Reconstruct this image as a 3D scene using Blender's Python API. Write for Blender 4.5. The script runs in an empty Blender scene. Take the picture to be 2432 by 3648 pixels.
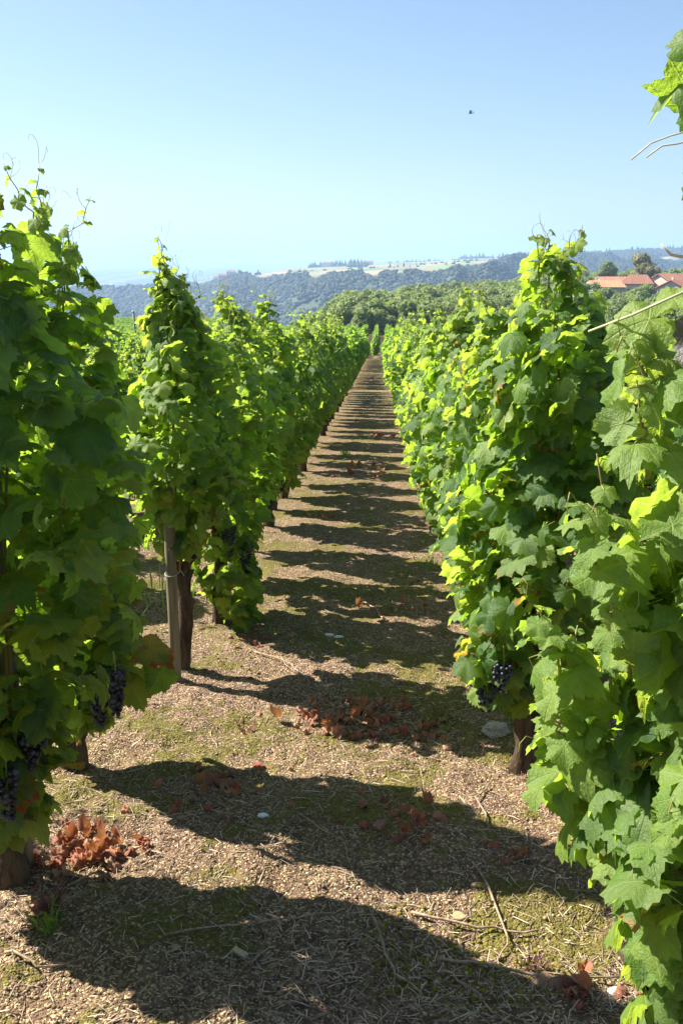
import bpy, math, random
import numpy as np
from mathutils import Vector, Matrix

random.seed(7)
RNG = np.random.default_rng(7)
R = math.radians
scene = bpy.context.scene
COL = scene.collection

# ------------------------------------------------------------------ camera
cam_data = bpy.data.cameras.new("camera")
cam_data.sensor_fit = 'VERTICAL'
cam_data.sensor_height = 36.0
cam_data.lens = 35.0
cam_data.clip_start = 0.05
cam_data.clip_end = 60000
cam = bpy.data.objects.new("camera", cam_data)
cam.location = (0, 0, 1.6)
cam.rotation_euler = (R(76.0), 0, R(2.1))
COL.objects.link(cam)
scene.camera = cam

# ------------------------------------------------------------------ sky and sun
SUN_EL, SUN_AZ = R(44), R(-67)          # azimuth clockwise from +Y, the sun stands ahead and to the left
sun_dir = Vector((math.sin(SUN_AZ) * math.cos(SUN_EL), math.cos(SUN_AZ) * math.cos(SUN_EL), math.sin(SUN_EL)))
world = bpy.data.worlds.new("World")
scene.world = world
world.use_nodes = True
wn = world.node_tree
wn.nodes.clear()
sky = wn.nodes.new('ShaderNodeTexSky')
sky.sky_type = 'NISHITA'
sky.sun_disc = False
sky.sun_elevation = SUN_EL
sky.sun_rotation = SUN_AZ
sky.air_density = 1.0
sky.dust_density = 0.9
sky.ozone_density = 2.8
sky.altitude = 300
bg = wn.nodes.new('ShaderNodeBackground')
bg.inputs['Strength'].default_value = 0.054
wo = wn.nodes.new('ShaderNodeOutputWorld')
wn.links.new(sky.outputs[0], bg.inputs['Color'])
wn.links.new(bg.outputs[0], wo.inputs['Surface'])
sun_data = bpy.data.lights.new("sun", 'SUN')
sun_data.energy = 5.0
sun_data.angle = R(0.53)
sun_data.color = (1.0, 0.94, 0.82)
sun = bpy.data.objects.new("sun", sun_data)
sun.rotation_euler = sun_dir.to_track_quat('Z', 'Y').to_euler()
COL.objects.link(sun)
scene.view_settings.view_transform = 'Standard'
scene.view_settings.look = 'None'
scene.view_settings.exposure = 1.55
scene.view_settings.gamma = 1.0
scene.view_settings.use_curve_mapping = False
scene.cycles.max_bounces = 8
scene.cycles.transmission_bounces = 6
scene.cycles.diffuse_bounces = 4
scene.cycles.glossy_bounces = 2
scene.cycles.volume_bounces = 1
scene.cycles.use_denoising = True
scene.cycles.sample_clamp_indirect = 6

# ------------------------------------------------------------------ helpers
def tag(o, label=None, cat=None, group=None, kind=None):
    if label: o["label"] = label
    if cat: o["category"] = cat
    if group: o["group"] = group
    if kind: o["kind"] = kind
    return o

def link(o, parent=None, loc=None, rot=None, scl=None):
    COL.objects.link(o)
    if parent is not None: o.parent = parent
    if loc is not None: o.location = loc
    if rot is not None: o.rotation_euler = rot
    if scl is not None: o.scale = (scl, scl, scl) if isinstance(scl, (int, float)) else scl
    return o

def empty(name, loc, rz=0.0):
    o = bpy.data.objects.new(name, None)
    o.empty_display_size = 0.1
    return link(o, None, loc, (0, 0, rz))

def obj(name, me, parent=None, loc=None, rot=None, scl=None):
    return link(bpy.data.objects.new(name, me), parent, loc, rot, scl)

def tri_mesh(name, V, T, mats, UV=None, MI=None, smooth=True):
    """mesh from numpy vertices and triangles"""
    V = np.asarray(V, dtype=np.float32); T = np.asarray(T, dtype=np.int32)
    me = bpy.data.meshes.new(name)
    me.vertices.add(len(V)); me.vertices.foreach_set('co', V.ravel())
    me.loops.add(T.size); me.loops.foreach_set('vertex_index', T.ravel())
    me.polygons.add(len(T)); me.polygons.foreach_set('loop_start', np.arange(0, T.size, 3, dtype=np.int32))
    me.polygons.foreach_set('use_smooth', np.full(len(T), smooth))
    if not isinstance(mats, (list, tuple)): mats = [mats]
    for m in mats: me.materials.append(m)
    if MI is not None: me.polygons.foreach_set('material_index', np.asarray(MI, dtype=np.int32))
    if UV is not None:
        l = me.uv_layers.new(name='uv')
        l.data.foreach_set('uv', np.asarray(UV, dtype=np.float32)[T.ravel()].ravel())
    me.update(calc_edges=True)
    me.validate()
    return me

class Proto:                    # a small triangulated shape that can be repeated into one mesh
    def __init__(s, V, T, UV=None, MI=None):
        s.V = np.asarray(V, dtype=np.float64); s.T = np.asarray(T, dtype=np.int64)
        s.UV = np.zeros((len(s.V), 2)) if UV is None else np.asarray(UV, dtype=np.float64)
        s.MI = np.zeros(len(s.T), dtype=np.int64) if MI is None else np.asarray(MI)
    def mesh(s, name, mats, smooth=True):
        return tri_mesh(name, s.V, s.T, mats, s.UV, s.MI, smooth)

def merge(protos):
    V, T, U, M, off = [], [], [], [], 0
    for p in protos:
        V.append(p.V); T.append(p.T + off); U.append(p.UV); M.append(p.MI); off += len(p.V)
    return Proto(np.concatenate(V), np.concatenate(T), np.concatenate(U), np.concatenate(M))

def repeat(protos, which, mats, mi=None):
    """protos placed by (N,3,3) matrices and (N,3) positions, given in mats=(A, P)"""
    A, P = mats
    out = []
    which = np.asarray(which)
    for k, p in enumerate(protos):
        idx = np.nonzero(which == k)[0]
        if not len(idx): continue
        V = np.einsum('nij,vj->nvi', A[idx], p.V) + P[idx][:, None, :]
        n, nv = len(idx), len(p.V)
        T = p.T[None] + (np.arange(n) * nv)[:, None, None]
        U = np.broadcast_to(p.UV[None], (n, nv, 2))
        if mi is None: M = np.broadcast_to(p.MI[None], (n, len(p.T)))
        else: M = np.where(p.MI[None] == 0, np.asarray(mi)[idx][:, None], p.MI[None])
        out.append(Proto(V.reshape(-1, 3), T.reshape(-1, 3), U.reshape(-1, 2), M.ravel()))
    return merge(out)

def tube(pts, rad, sides=6, cap=True, mi=0, rough=0.0, rng=None):
    pts = np.asarray(pts, dtype=float); n = len(pts)
    rad = np.full(n, rad) if np.isscalar(rad) else np.asarray(rad, dtype=float)
    tang = np.gradient(pts, axis=0); tang /= np.linalg.norm(tang, axis=1)[:, None] + 1e-9
    ref = np.array([0.31, 0.95, 0.05]) if abs(tang[0] @ np.array([0.31, 0.95, 0.05])) < 0.9 else np.array([1.0, 0, 0])
    V, U = [], []
    length = 0
    for i in range(n):
        t = tang[i]
        a = ref - t * (ref @ t); a /= np.linalg.norm(a); b = np.cross(t, a); ref = a
        if i: length += np.linalg.norm(pts[i] - pts[i - 1])
        for k in range(sides):
            f = 2 * math.pi * k / sides
            r = rad[i] * (1 + (rng.normal(0, rough) if rng is not None else 0))
            V.append(pts[i] + r * (math.cos(f) * a + math.sin(f) * b)); U.append((k / sides, length))
    T = []
    for i in range(n - 1):
        for k in range(sides):
            a0 = i * sides + k; a1 = i * sides + (k + 1) % sides; b0 = a0 + sides; b1 = a1 + sides
            T += [(a0, a1, b1), (a0, b1, b0)]
    if cap:
        for i, fl in ((0, True), (n - 1, False)):
            c = len(V); V.append(pts[i]); U.append((0.5, 0))
            for k in range(sides):
                a0 = i * sides + k; a1 = i * sides + (k + 1) % sides
                T.append((a1, a0, c) if fl else (a0, a1, c))
    return Proto(V, T, U, np.full(len(T), mi))

def ico(sub=1):
    import bmesh
    bm = bmesh.new(); bmesh.ops.create_icosphere(bm, subdivisions=sub, radius=1.0)
    V = np.array([v.co[:] for v in bm.verts]); T = np.array([[v.index for v in f.verts] for f in bm.faces]); bm.free()
    return V, T

def box(x0, x1, y0, y1, z0, z1):
    V = [(x, y, z) for z in (z0, z1) for y in (y0, y1) for x in (x0, x1)]
    T = [(0, 2, 3), (0, 3, 1), (4, 5, 7), (4, 7, 6), (0, 1, 5), (0, 5, 4), (2, 6, 7), (2, 7, 3), (0, 4, 6), (0, 6, 2), (1, 3, 7), (1, 7, 5)]
    return Proto(V, T)

_h = RNG.random((256, 256))
def vnoise(x, y):
    xi = np.floor(x).astype(int); yi = np.floor(y).astype(int); fx = x - xi; fy = y - yi
    fx = fx * fx * (3 - 2 * fx); fy = fy * fy * (3 - 2 * fy)
    g = lambda a, b: _h[a & 255, b & 255]
    return (g(xi, yi) * (1 - fx) + g(xi + 1, yi) * fx) * (1 - fy) + (g(xi, yi + 1) * (1 - fx) + g(xi + 1, yi + 1) * fx) * fy - 0.5
def fbm(x, y, oct=4):
    s = 0; a = 1
    for k in range(oct):
        s = s + a * vnoise(x * 2 ** k + 17.3 * k, y * 2 ** k + 5.1 * k); a *= 0.5
    return s

def rotm(rx, ry, rz):
    """(N,3,3) rotation matrices from euler arrays"""
    cx, sx, cy, sy, cz, sz = np.cos(rx), np.sin(rx), np.cos(ry), np.sin(ry), np.cos(rz), np.sin(rz)
    m = np.empty((len(cx), 3, 3))
    m[:, 0, 0] = cy * cz; m[:, 0, 1] = sx * sy * cz - cx * sz; m[:, 0, 2] = cx * sy * cz + sx * sz
    m[:, 1, 0] = cy * sz; m[:, 1, 1] = sx * sy * sz + cx * cz; m[:, 1, 2] = cx * sy * sz - sx * cz
    m[:, 2, 0] = -sy; m[:, 2, 1] = sx * cy; m[:, 2, 2] = cx * cy
    return m

# ------------------------------------------------------------------ node helpers
def new_mat(name):
    m = bpy.data.materials.new(name); m.use_nodes = True
    nt = m.node_tree; nt.nodes.clear()
    out = nt.nodes.new('ShaderNodeOutputMaterial')
    return m, nt, out
class NB:
    def __init__(s, nt): s.nt = nt
    def n(s, t, **kw):
        nd = s.nt.nodes.new(t)
        for k, v in kw.items(): setattr(nd, k, v)
        return nd
    def set(s, sock, v):
        if v is None: return
        if hasattr(v, 'is_output'): s.nt.links.new(v, sock)
        else: sock.default_value = v
    def math(s, op, a, b=None, c=None, clamp=False):
        nd = s.n('ShaderNodeMath', operation=op, use_clamp=clamp)
        for i, v in enumerate((a, b, c)): s.set(nd.inputs[i], v)
        return nd.outputs[0]
    def mix(s, f, a, b, blend='MIX'):
        nd = s.n('ShaderNodeMix', data_type='RGBA', blend_type=blend)
        s.set(nd.inputs[0], f); s.set(nd.inputs[6], a if hasattr(a, 'is_output') else (*a, 1)); s.set(nd.inputs[7], b if hasattr(b, 'is_output') else (*b, 1))
        return nd.outputs[2]
    def noise(s, vec, scale, detail=3, rough=0.55):
        nd = s.n('ShaderNodeTexNoise'); s.set(nd.inputs['Vector'], vec)
        nd.inputs['Scale'].default_value = scale; nd.inputs['Detail'].default_value = detail; nd.inputs['Roughness'].default_value = rough
        return nd.outputs['Fac']
    def voro(s, vec, scale, feature='F1', out='Distance'):
        nd = s.n('ShaderNodeTexVoronoi', feature=feature); s.set(nd.inputs['Vector'], vec); nd.inputs['Scale'].default_value = scale
        return nd.outputs[out]
    def ramp(s, f, stops):
        nd = s.n('ShaderNodeValToRGB'); s.set(nd.inputs[0], f)
        e = nd.color_ramp.elements
        while len(e) < len(stops): e.new(0.5)
        for el, (p, c) in zip(e, stops): el.position = p; el.color = (*c, 1) if len(c) == 3 else c
        return nd.outputs[0]
    def step(s, f, a, b):
        nd = s.n('ShaderNodeMapRange', interpolation_type='SMOOTHSTEP'); s.set(nd.inputs[0], f)
        nd.inputs[1].default_value = a; nd.inputs[2].default_value = b
        return nd.outputs[0]
    def bump(s, h, dist=0.01, strength=1.0):
        nd = s.n('ShaderNodeBump'); s.set(nd.inputs['Height'], h); nd.inputs['Distance'].default_value = dist; nd.inputs['Strength'].default_value = strength
        return nd.outputs[0]
    def bsdf(s, col, rough=0.7, spec=0.3, normal=None):
        nd = s.n('ShaderNodeBsdfPrincipled'); s.set(nd.inputs['Base Color'], col if hasattr(col, 'is_output') else (*col, 1))
        s.set(nd.inputs['Roughness'], rough); nd.inputs['Specular IOR Level'].default_value = spec
        if normal is not None: s.set(nd.inputs['Normal'], normal)
        return nd.outputs[0]
    def objco(s): return s.n('ShaderNodeTexCoord').outputs['Object']
    def rand(s):
        o = s.n('ShaderNodeObjectInfo').outputs['Random']; i = s.n('ShaderNodeNewGeometry').outputs['Random Per Island']
        return s.math('FRACT', s.math('ADD', s.math('MULTIPLY', o, 7.31), i))
    def rand2(s, r, k): return s.math('FRACT', s.math('MULTIPLY', r, k))

def leaf_material(name, cols, trans, edge=None, edge_amt=0.0, tfac=0.52, under=(0.10, 0.16, 0.075), vein=(0.16, 0.24, 0.06), fine=True, gloss=0.55):
    m, nt, out = new_mat(name); b = NB(nt)
    r = b.rand(); r2 = b.rand2(r, 13.7); r3 = b.rand2(r, 37.1)
    base = b.ramp(r, [(i / (len(cols) - 1), c) for i, c in enumerate(cols)])
    tr = b.ramp(r2, [(i / (len(trans) - 1), c) for i, c in enumerate(trans)])
    uv = b.n('ShaderNodeUVMap').outputs[0]
    sep = b.n('ShaderNodeSeparateXYZ'); nt.links.new(uv, sep.inputs[0])
    u, v = sep.outputs[0], sep.outputs[1]
    nrm = None
    geo = b.n('ShaderNodeNewGeometry')
    back = geo.outputs['Backfacing']
    if fine:
        au = b.math('ABSOLUTE', u)
        veins = None
        for ang in (0, 52, 112):
            ca, sa = math.cos(R(ang)), math.sin(R(ang))
            across = b.math('ABSOLUTE', b.math('SUBTRACT', b.math('MULTIPLY', au, ca), b.math('MULTIPLY', v, sa)))
            along = b.math('ADD', b.math('MULTIPLY', au, sa), b.math('MULTIPLY', v, ca))
            across = b.math('ADD', across, b.math('MULTIPLY', b.math('LESS_THAN', along, 0.0), 1.0))
            veins = across if veins is None else b.math('MINIMUM', veins, across)
            # side veins climbing away from each main vein
            if ang < 100:
                ph = b.math('FRACT', b.math('MULTIPLY', b.math('SUBTRACT', along, b.math('MULTIPLY', across, 0.75)), 6.0))
                sv = b.math('ADD', b.math('ABSOLUTE', b.math('SUBTRACT', ph, 0.5)), 0.0)
                sv = b.math('MULTIPLY', sv, 0.16)
                sv = b.math('ADD', sv, b.math('MULTIPLY', b.math('GREATER_THAN', across, 0.27), 1.0))
                sv = b.math('ADD', sv, 0.012)
                veins = b.math('MINIMUM', veins, sv)
        vm = b.step(veins, 0.022, 0.004)
        oc = b.objco()
        nz = b.noise(uv, 9.0, 3)
        cr = b.noise(uv, 13.0, 2)
        h = b.math('ADD', b.math('MULTIPLY', vm, -0.35), b.math('ADD', cr, b.math('MULTIPLY', nz, 0.6)))
        nrm = b.bump(h, 0.007, 0.45)
        base = b.mix(b.math('MULTIPLY', vm, 0.55), base, vein)
        tr = b.mix(b.math('MULTIPLY', vm, 0.35), tr, (0.75, 0.85, 0.30))
        blot = b.step(nz, 0.35, 0.7)
        base = b.mix(b.math('MULTIPLY', blot, 0.25), base, (0.03, 0.07, 0.02))
        if edge is not None:
            rr = b.math('SQRT', b.math('ADD', b.math('MULTIPLY', u, u), b.math('MULTIPLY', v, v)))
            ed = b.step(b.math('ADD', rr, b.math('MULTIPLY', b.math('SUBTRACT', b.noise(uv, 5.0, 4, 0.7), 0.5), 0.7)), 0.50, 0.62)
            ed = b.math('MULTIPLY', ed, b.step(r3, 1.0 - edge_amt, 1.02 - edge_amt))
            base = b.mix(ed, base, edge)
            tr = b.mix(ed, tr, (0.42, 0.20, 0.03))
        sp = b.step(b.noise(uv, 21.0, 2), 0.70, 0.76); base = b.mix(b.math('MULTIPLY', sp, 0.7), base, (0.12, 0.07, 0.025)); tr = b.mix(b.math('MULTIPLY', sp, 0.7), tr, (0.2, 0.1, 0.02))
        tr = b.mix(b.math('MULTIPLY', b.step(b.noise(uv, 3.0, 3), 0.4, 0.75), 0.45), tr, (0.16, 0.30, 0.02))
    base = b.mix(b.math('MULTIPLY', back, 0.75), base, under)
    pb = b.bsdf(base, gloss, 0.38, nrm)
    tb = b.n('ShaderNodeBsdfTranslucent'); nt.links.new(tr, tb.inputs[0])
    if nrm is not None: nt.links.new(nrm, tb.inputs['Normal'])
    mx = b.n('ShaderNodeMixShader'); mx.inputs[0].default_value = tfac
    nt.links.new(pb, mx.inputs[1]); nt.links.new(tb.outputs[0], mx.inputs[2])
    nt.links.new(mx.outputs[0], out.inputs['Surface'])
    return m

M = {}
M['leaf'] = leaf_material('vine_leaf', [(0.032, 0.085, 0.024), (0.050, 0.118, 0.026), (0.070, 0.145, 0.032), (0.045, 0.10, 0.034)],
                          [(0.34, 0.56, 0.03), (0.46, 0.68, 0.04), (0.56, 0.76, 0.06)], edge=(0.30, 0.16, 0.03), edge_amt=0.05)
M['young'] = leaf_material('young_vine_leaf', [(0.13, 0.22, 0.035), (0.20, 0.28, 0.05), (0.10, 0.19, 0.03)],
                           [(0.45, 0.68, 0.05), (0.62, 0.75, 0.08)], tfac=0.45, under=(0.20, 0.28, 0.10), vein=(0.3, 0.36, 0.12))
M['pale'] = leaf_material('front_lit_vine_leaf', [(0.115, 0.185, 0.06), (0.15, 0.225, 0.065), (0.09, 0.165, 0.05)],
                          [(0.46, 0.68, 0.05), (0.58, 0.78, 0.08)], edge=(0.28, 0.18, 0.05), edge_amt=0.12, vein=(0.2, 0.28, 0.1), under=(0.14, 0.2, 0.1))  # mature leaf in paler tones, front light put into its colour
M['turning'] = leaf_material('turning_vine_leaf', [(0.09, 0.14, 0.03), (0.13, 0.14, 0.03), (0.08, 0.13, 0.03)],
                             [(0.45, 0.55, 0.04), (0.6, 0.55, 0.05)], edge=(0.35, 0.07, 0.015), edge_amt=0.8)
M['purple'] = leaf_material('purplish_vine_leaf', [(0.12, 0.105, 0.10), (0.13, 0.11, 0.105)], [(0.10, 0.16, 0.05), (0.12, 0.17, 0.05)], tfac=0.2, under=(0.12, 0.1, 0.1), vein=(0.10, 0.14, 0.06))
M['far_leaf'] = leaf_material('distant_vine_leaf', [(0.035, 0.085, 0.022), (0.07, 0.14, 0.03), (0.05, 0.11, 0.025), (0.10, 0.18, 0.035)],
                              [(0.26, 0.48, 0.03), (0.36, 0.60, 0.04), (0.5, 0.7, 0.06)], fine=False)
M['tree_leaf'] = leaf_material('tree_leaf', [(0.105, 0.15, 0.044), (0.15, 0.20, 0.058), (0.21, 0.25, 0.09)],
                               [(0.30, 0.42, 0.07), (0.40, 0.5, 0.09)], tfac=0.35, fine=False, under=(0.09, 0.11, 0.06), gloss=0.6)
M['brown_tree'] = leaf_material('browning_tree_leaf', [(0.12, 0.125, 0.04), (0.16, 0.155, 0.05), (0.2, 0.18, 0.07)],
                               [(0.34, 0.30, 0.07), (0.4, 0.34, 0.08)], tfac=0.3, fine=False, under=(0.12, 0.1, 0.06), gloss=0.6)
M['weed'] = leaf_material('weed_leaf', [(0.07, 0.13, 0.03), (0.10, 0.17, 0.04)], [(0.3, 0.5, 0.05), (0.4, 0.6, 0.05)], fine=False)
M['red_weed'] = leaf_material('reddish_weed', [(0.14, 0.05, 0.05), (0.18, 0.08, 0.06), (0.10, 0.05, 0.05)], [(0.3, 0.08, 0.08), (0.35, 0.12, 0.08)], fine=False, tfac=0.2, under=(0.15, 0.07, 0.06))
M['dead'] = leaf_material('dead_leaf', [(0.44, 0.10, 0.06), (0.50, 0.20, 0.11), (0.24, 0.08, 0.055), (0.52, 0.32, 0.21), (0.40, 0.085, 0.06)], [(0.55, 0.12, 0.04), (0.6, 0.28, 0.10)], tfac=0.25, under=(0.40, 0.19, 0.12), vein=(0.35, 0.18, 0.10), gloss=0.7)

def bark_material(name, c1, c2, scale=30, stretch=0.15, bump=0.02):
    m, nt, out = new_mat(name); b = NB(nt)
    mp = b.n('ShaderNodeMapping'); nt.links.new(b.objco(), mp.inputs[0]); mp.inputs['Scale'].default_value = (1, 1, stretch)
    f = b.noise(mp.outputs[0], scale, 5, 0.7); g = b.noise(mp.outputs[0], scale * 3, 3)
    base = b.mix(b.step(f, 0.3, 0.7), c1, c2)
    base = b.mix(b.math('MULTIPLY', b.step(b.noise(b.objco(), 7, 3), 0.55, 0.7), 0.5), base, (0.12, 0.12, 0.06))
    nt.links.new(b.bsdf(base, 0.85, 0.2, b.bump(b.math('ADD', f, b.math('MULTIPLY', g, 0.4)), bump, 1.0)), out.inputs['Surface'])
    return m
M['bark'] = bark_material('vine_bark', (0.035, 0.022, 0.014), (0.14, 0.095, 0.06), 34, 0.2, 0.02)
M['tree_bark'] = bark_material('tree_bark', (0.06, 0.045, 0.03), (0.15, 0.12, 0.09), 4, 0.3, 0.05)
M['stake'] = bark_material('weathered_stake_wood', (0.12, 0.10, 0.07), (0.28, 0.24, 0.165), 40, 0.05, 0.004)
M['cane'] = bark_material('vine_cane', (0.20, 0.17, 0.05), (0.30, 0.20, 0.09), 20, 0.1, 0.002)
M['twig'] = bark_material('dry_twig', (0.20, 0.12, 0.08), (0.46, 0.34, 0.24), 40, 0.3, 0.002)

def simple(name, c, rough=0.6, spec=0.3, var=0.0, scale=8, bump=0.0, c2=None):
    m, nt, out = new_mat(name); b = NB(nt)
    f = b.noise(b.objco(), scale, 4)
    r = b.rand()
    c2 = c2 or tuple(x * 0.6 for x in c)
    base = b.mix(b.step(b.math('ADD', b.math('MULTIPLY', f, 0.6), b.math('MULTIPLY', r, 0.4)), 0.25, 0.75), c2, c)
    nt.links.new(b.bsdf(base, rough, spec, b.bump(f, bump, 1.0) if bump else None), out.inputs['Surface'])
    return m
M['stem'] = simple('green_stem', (0.25, 0.30, 0.07), 0.5, 0.4, c2=(0.22, 0.16, 0.06))
M['tendril'] = simple('pale_tendril', (0.55, 0.50, 0.38), 0.5, 0.4, c2=(0.42, 0.42, 0.24))
M['stone'] = simple('grit', (0.42, 0.32, 0.18), 0.85, 0.25, scale=60, bump=0.003, c2=(0.16, 0.11, 0.06))
M['straw'] = simple('straw', (0.66, 0.52, 0.38), 0.45, 0.5, scale=30, c2=(0.17, 0.10, 0.065))
M['rock'] = simple('granite', (0.50, 0.46, 0.42), 0.8, 0.3, scale=70, bump=0.02, c2=(0.20, 0.16, 0.14))
M['white_stone'] = simple('white_stone', (0.75, 0.70, 0.66), 0.6, 0.3, scale=20, bump=0.004, c2=(0.58, 0.52, 0.48))
M['white_shard'] = simple('white_shard', (0.78, 0.78, 0.78), 0.5, 0.3, scale=20, c2=(0.65, 0.65, 0.65))
M['wood_chip'] = simple('wood_chip', (0.55, 0.43, 0.26), 0.7, 0.3, scale=30, c2=(0.42, 0.32, 0.2))
M['wire'] = simple('pale_wire', (0.62, 0.60, 0.56), 0.45, 0.4, c2=(0.5, 0.48, 0.44))
M['moss'] = simple('moss', (0.22, 0.20, 0.024), 0.95, 0.1, scale=200, bump=0.003, c2=(0.06, 0.06, 0.012))
M['bird'] = simple('dark_feathers', (0.05, 0.07, 0.09), 0.7, 0.3)
M['pole'] = simple('grey_pole', (0.16, 0.16, 0.17), 0.6, 0.3)
M['render_wall'] = simple('rendered_wall', (0.62, 0.52, 0.42), 0.9, 0.2, scale=1.0, c2=(0.52, 0.43, 0.35))
M['white_wall'] = simple('white_wall', (0.72, 0.70, 0.66), 0.9, 0.2, scale=1.0, c2=(0.62, 0.60, 0.56))
M['roof_orange'] = simple('orange_roof_tile', (0.58, 0.30, 0.17), 0.85, 0.2, scale=4, c2=(0.46, 0.22, 0.12))
M['roof_brown'] = simple('brown_roof_tile', (0.42, 0.20, 0.13), 0.85, 0.2, scale=3, c2=(0.27, 0.13, 0.09))
M['shutter'] = simple('dark_opening', (0.05, 0.055, 0.06), 0.3, 0.5)
M['plastic_white'] = simple('white_paint', (0.78, 0.78, 0.78), 0.4, 0.5, c2=(0.74, 0.74, 0.74))

# grape skin with bloom
m, nt, out = new_mat('grape_skin'); b = NB(nt)
f = b.noise(b.objco(), 60, 3)
nt.links.new(b.bsdf(b.mix(b.step(b.math('ADD', b.math('MULTIPLY', f, .6), b.math('MULTIPLY', b.rand(), .4)), 0.3, 0.8), (0.008, 0.008, 0.02), (0.06, 0.065, 0.10)), 0.42, 0.5), out.inputs['Surface'])
M['grape'] = m

# ------------------------------------------------------------------ terrain
AZ = np.array([-20.5, -16, -11, -7.5, -4.5, -1.5, 1.5, 6, 11, 16.3])
PROF = [
    [(150, -8.7), (210, -10.6), (270, -20), (400, -60), (700, -125), (950, -140), (1300, -110), (2000, -60), (2500, -100), (3500, -75), (6000, -60), (12000, -38), (15000, -60)],
    [(150, -8.7), (210, -10.6), (270, -20), (400, -60), (700, -125), (950, -140), (1300, -105), (2000, -42), (2500, -95), (3500, -75), (6000, -55), (12000, -34), (15000, -60)],
    [(150, -8.7), (212, -10.6), (270, -20), (400, -60), (700, -125), (950, -140), (1300, -90), (1950, -37), (2500, -80), (3500, -70), (6000, -52), (12000, -30), (15000, -60)],
    [(150, -8.8), (220, -11.5), (270, -20), (400, -55), (700, -125), (950, -140), (1300, -70), (1750, -17), (2100, -20), (3500, -60), (6000, -42), (12000, -10), (15000, -40)],
    [(150, -9.5), (200, -12.5), (260, -21), (400, -50), (700, -120), (920, -140), (1250, -55), (1550, -14), (2100, -9), (2600, -8), (6000, -40), (12000, 0), (15000, -30)],
    [(150, -9.2), (200, -10.5), (260, -13), (320, -17), (450, -45), (700, -120), (900, -140), (1200, -50), (1430, -10), (2200, -5), (3000, 0), (3600, -20), (12000, 20), (15000, -10)],
    [(150, -9.0), (200, -11), (320, -14), (400, -22), (500, -50), (700, -115), (880, -140), (1150, -45), (1350, -8), (2200, 0), (3200, 7), (3800, -10), (12000, 30), (15000, 0)],
    [(150, -8.8), (200, -11), (300, -12.5), (400, -14), (480, -22), (700, -100), (900, -140), (1300, -40), (1650, 3), (2400, 12), (3200, 18), (3800, 0), (12000, 40), (15000, 0)],
    [(150, -8.6), (200, -10), (250, -11.5), (300, -9.5), (400, -9), (500, -14), (700, -80), (950, -120), (1500, -45), (2200, -5), (2900, 28), (3600, 20), (12000, 90), (15000, 50)],
    [(150, -8.4), (200, -10), (250, -11.5), (300, -9.5), (400, -8), (500, -10), (700, -60), (950, -110), (1500, -40), (2200, 0), (2900, 38), (3600, 30), (12000, 110), (15000, 60)],
]
def height(x, y, micro=True):
    x = np.asarray(x, dtype=float); y = np.asarray(y, dtype=float)
    d = np.hypot(x, y); al = np.degrees(np.arctan2(x, y))
    plane = np.where(y < 75, -0.073 * y, -5.475 - 0.042 * (y - 75)) + 0.0 * x
    plane = plane + 0.25 * vnoise(x / 25 + 3, y / 25) * np.clip((d - 12) / 20, 0, 1)
    cols = np.array([np.interp(d, [p[0] for p in P], [p[1] for p in P]) for P in PROF])
    t = np.clip(np.interp(al, AZ, np.arange(len(AZ))), 0, len(AZ) - 1.0001)
    i = t.astype(int); f = t - i; f = f * f * (3 - 2 * f)
    prof = np.take_along_axis(cols, i[None], 0)[0] * (1 - f) + np.take_along_axis(cols, (i + 1)[None], 0)[0] * f
    slope = np.clip((d - 900) / 150, 0, 1) * np.clip((wood_end(al) * 0.97 - d) / 250, 0, 1)
    prof = prof + slope * 75 * fbm(al / 3.2 + 9, d / 700, 3)
    prof = prof + np.clip((d - 3300) / 1500, 0, 1) * 18 * fbm(al / 2.5 + 40, d / 2500, 3)
    w = np.clip((d - 120) / 50, 0, 1)
    z = plane * (1 - w) + prof * w
    if micro:
        k = np.clip((14 - d) / 8, 0, 1)
        z = z + k * (0.05 * fbm(x * 1.7, y * 1.7, 3) + 0.022 * fbm(x * 11, y * 11, 3) + 0.007 * vnoise(x * 38, y * 38))
    return z
def wood_end(al):
    return np.interp(al, AZ, [2050, 2020, 1960, 1760, 1540, 1430, 1340, 1640, 2900, 2950])
def gz(x, y): return float(height(np.array([x]), np.array([y]))[0])

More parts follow.
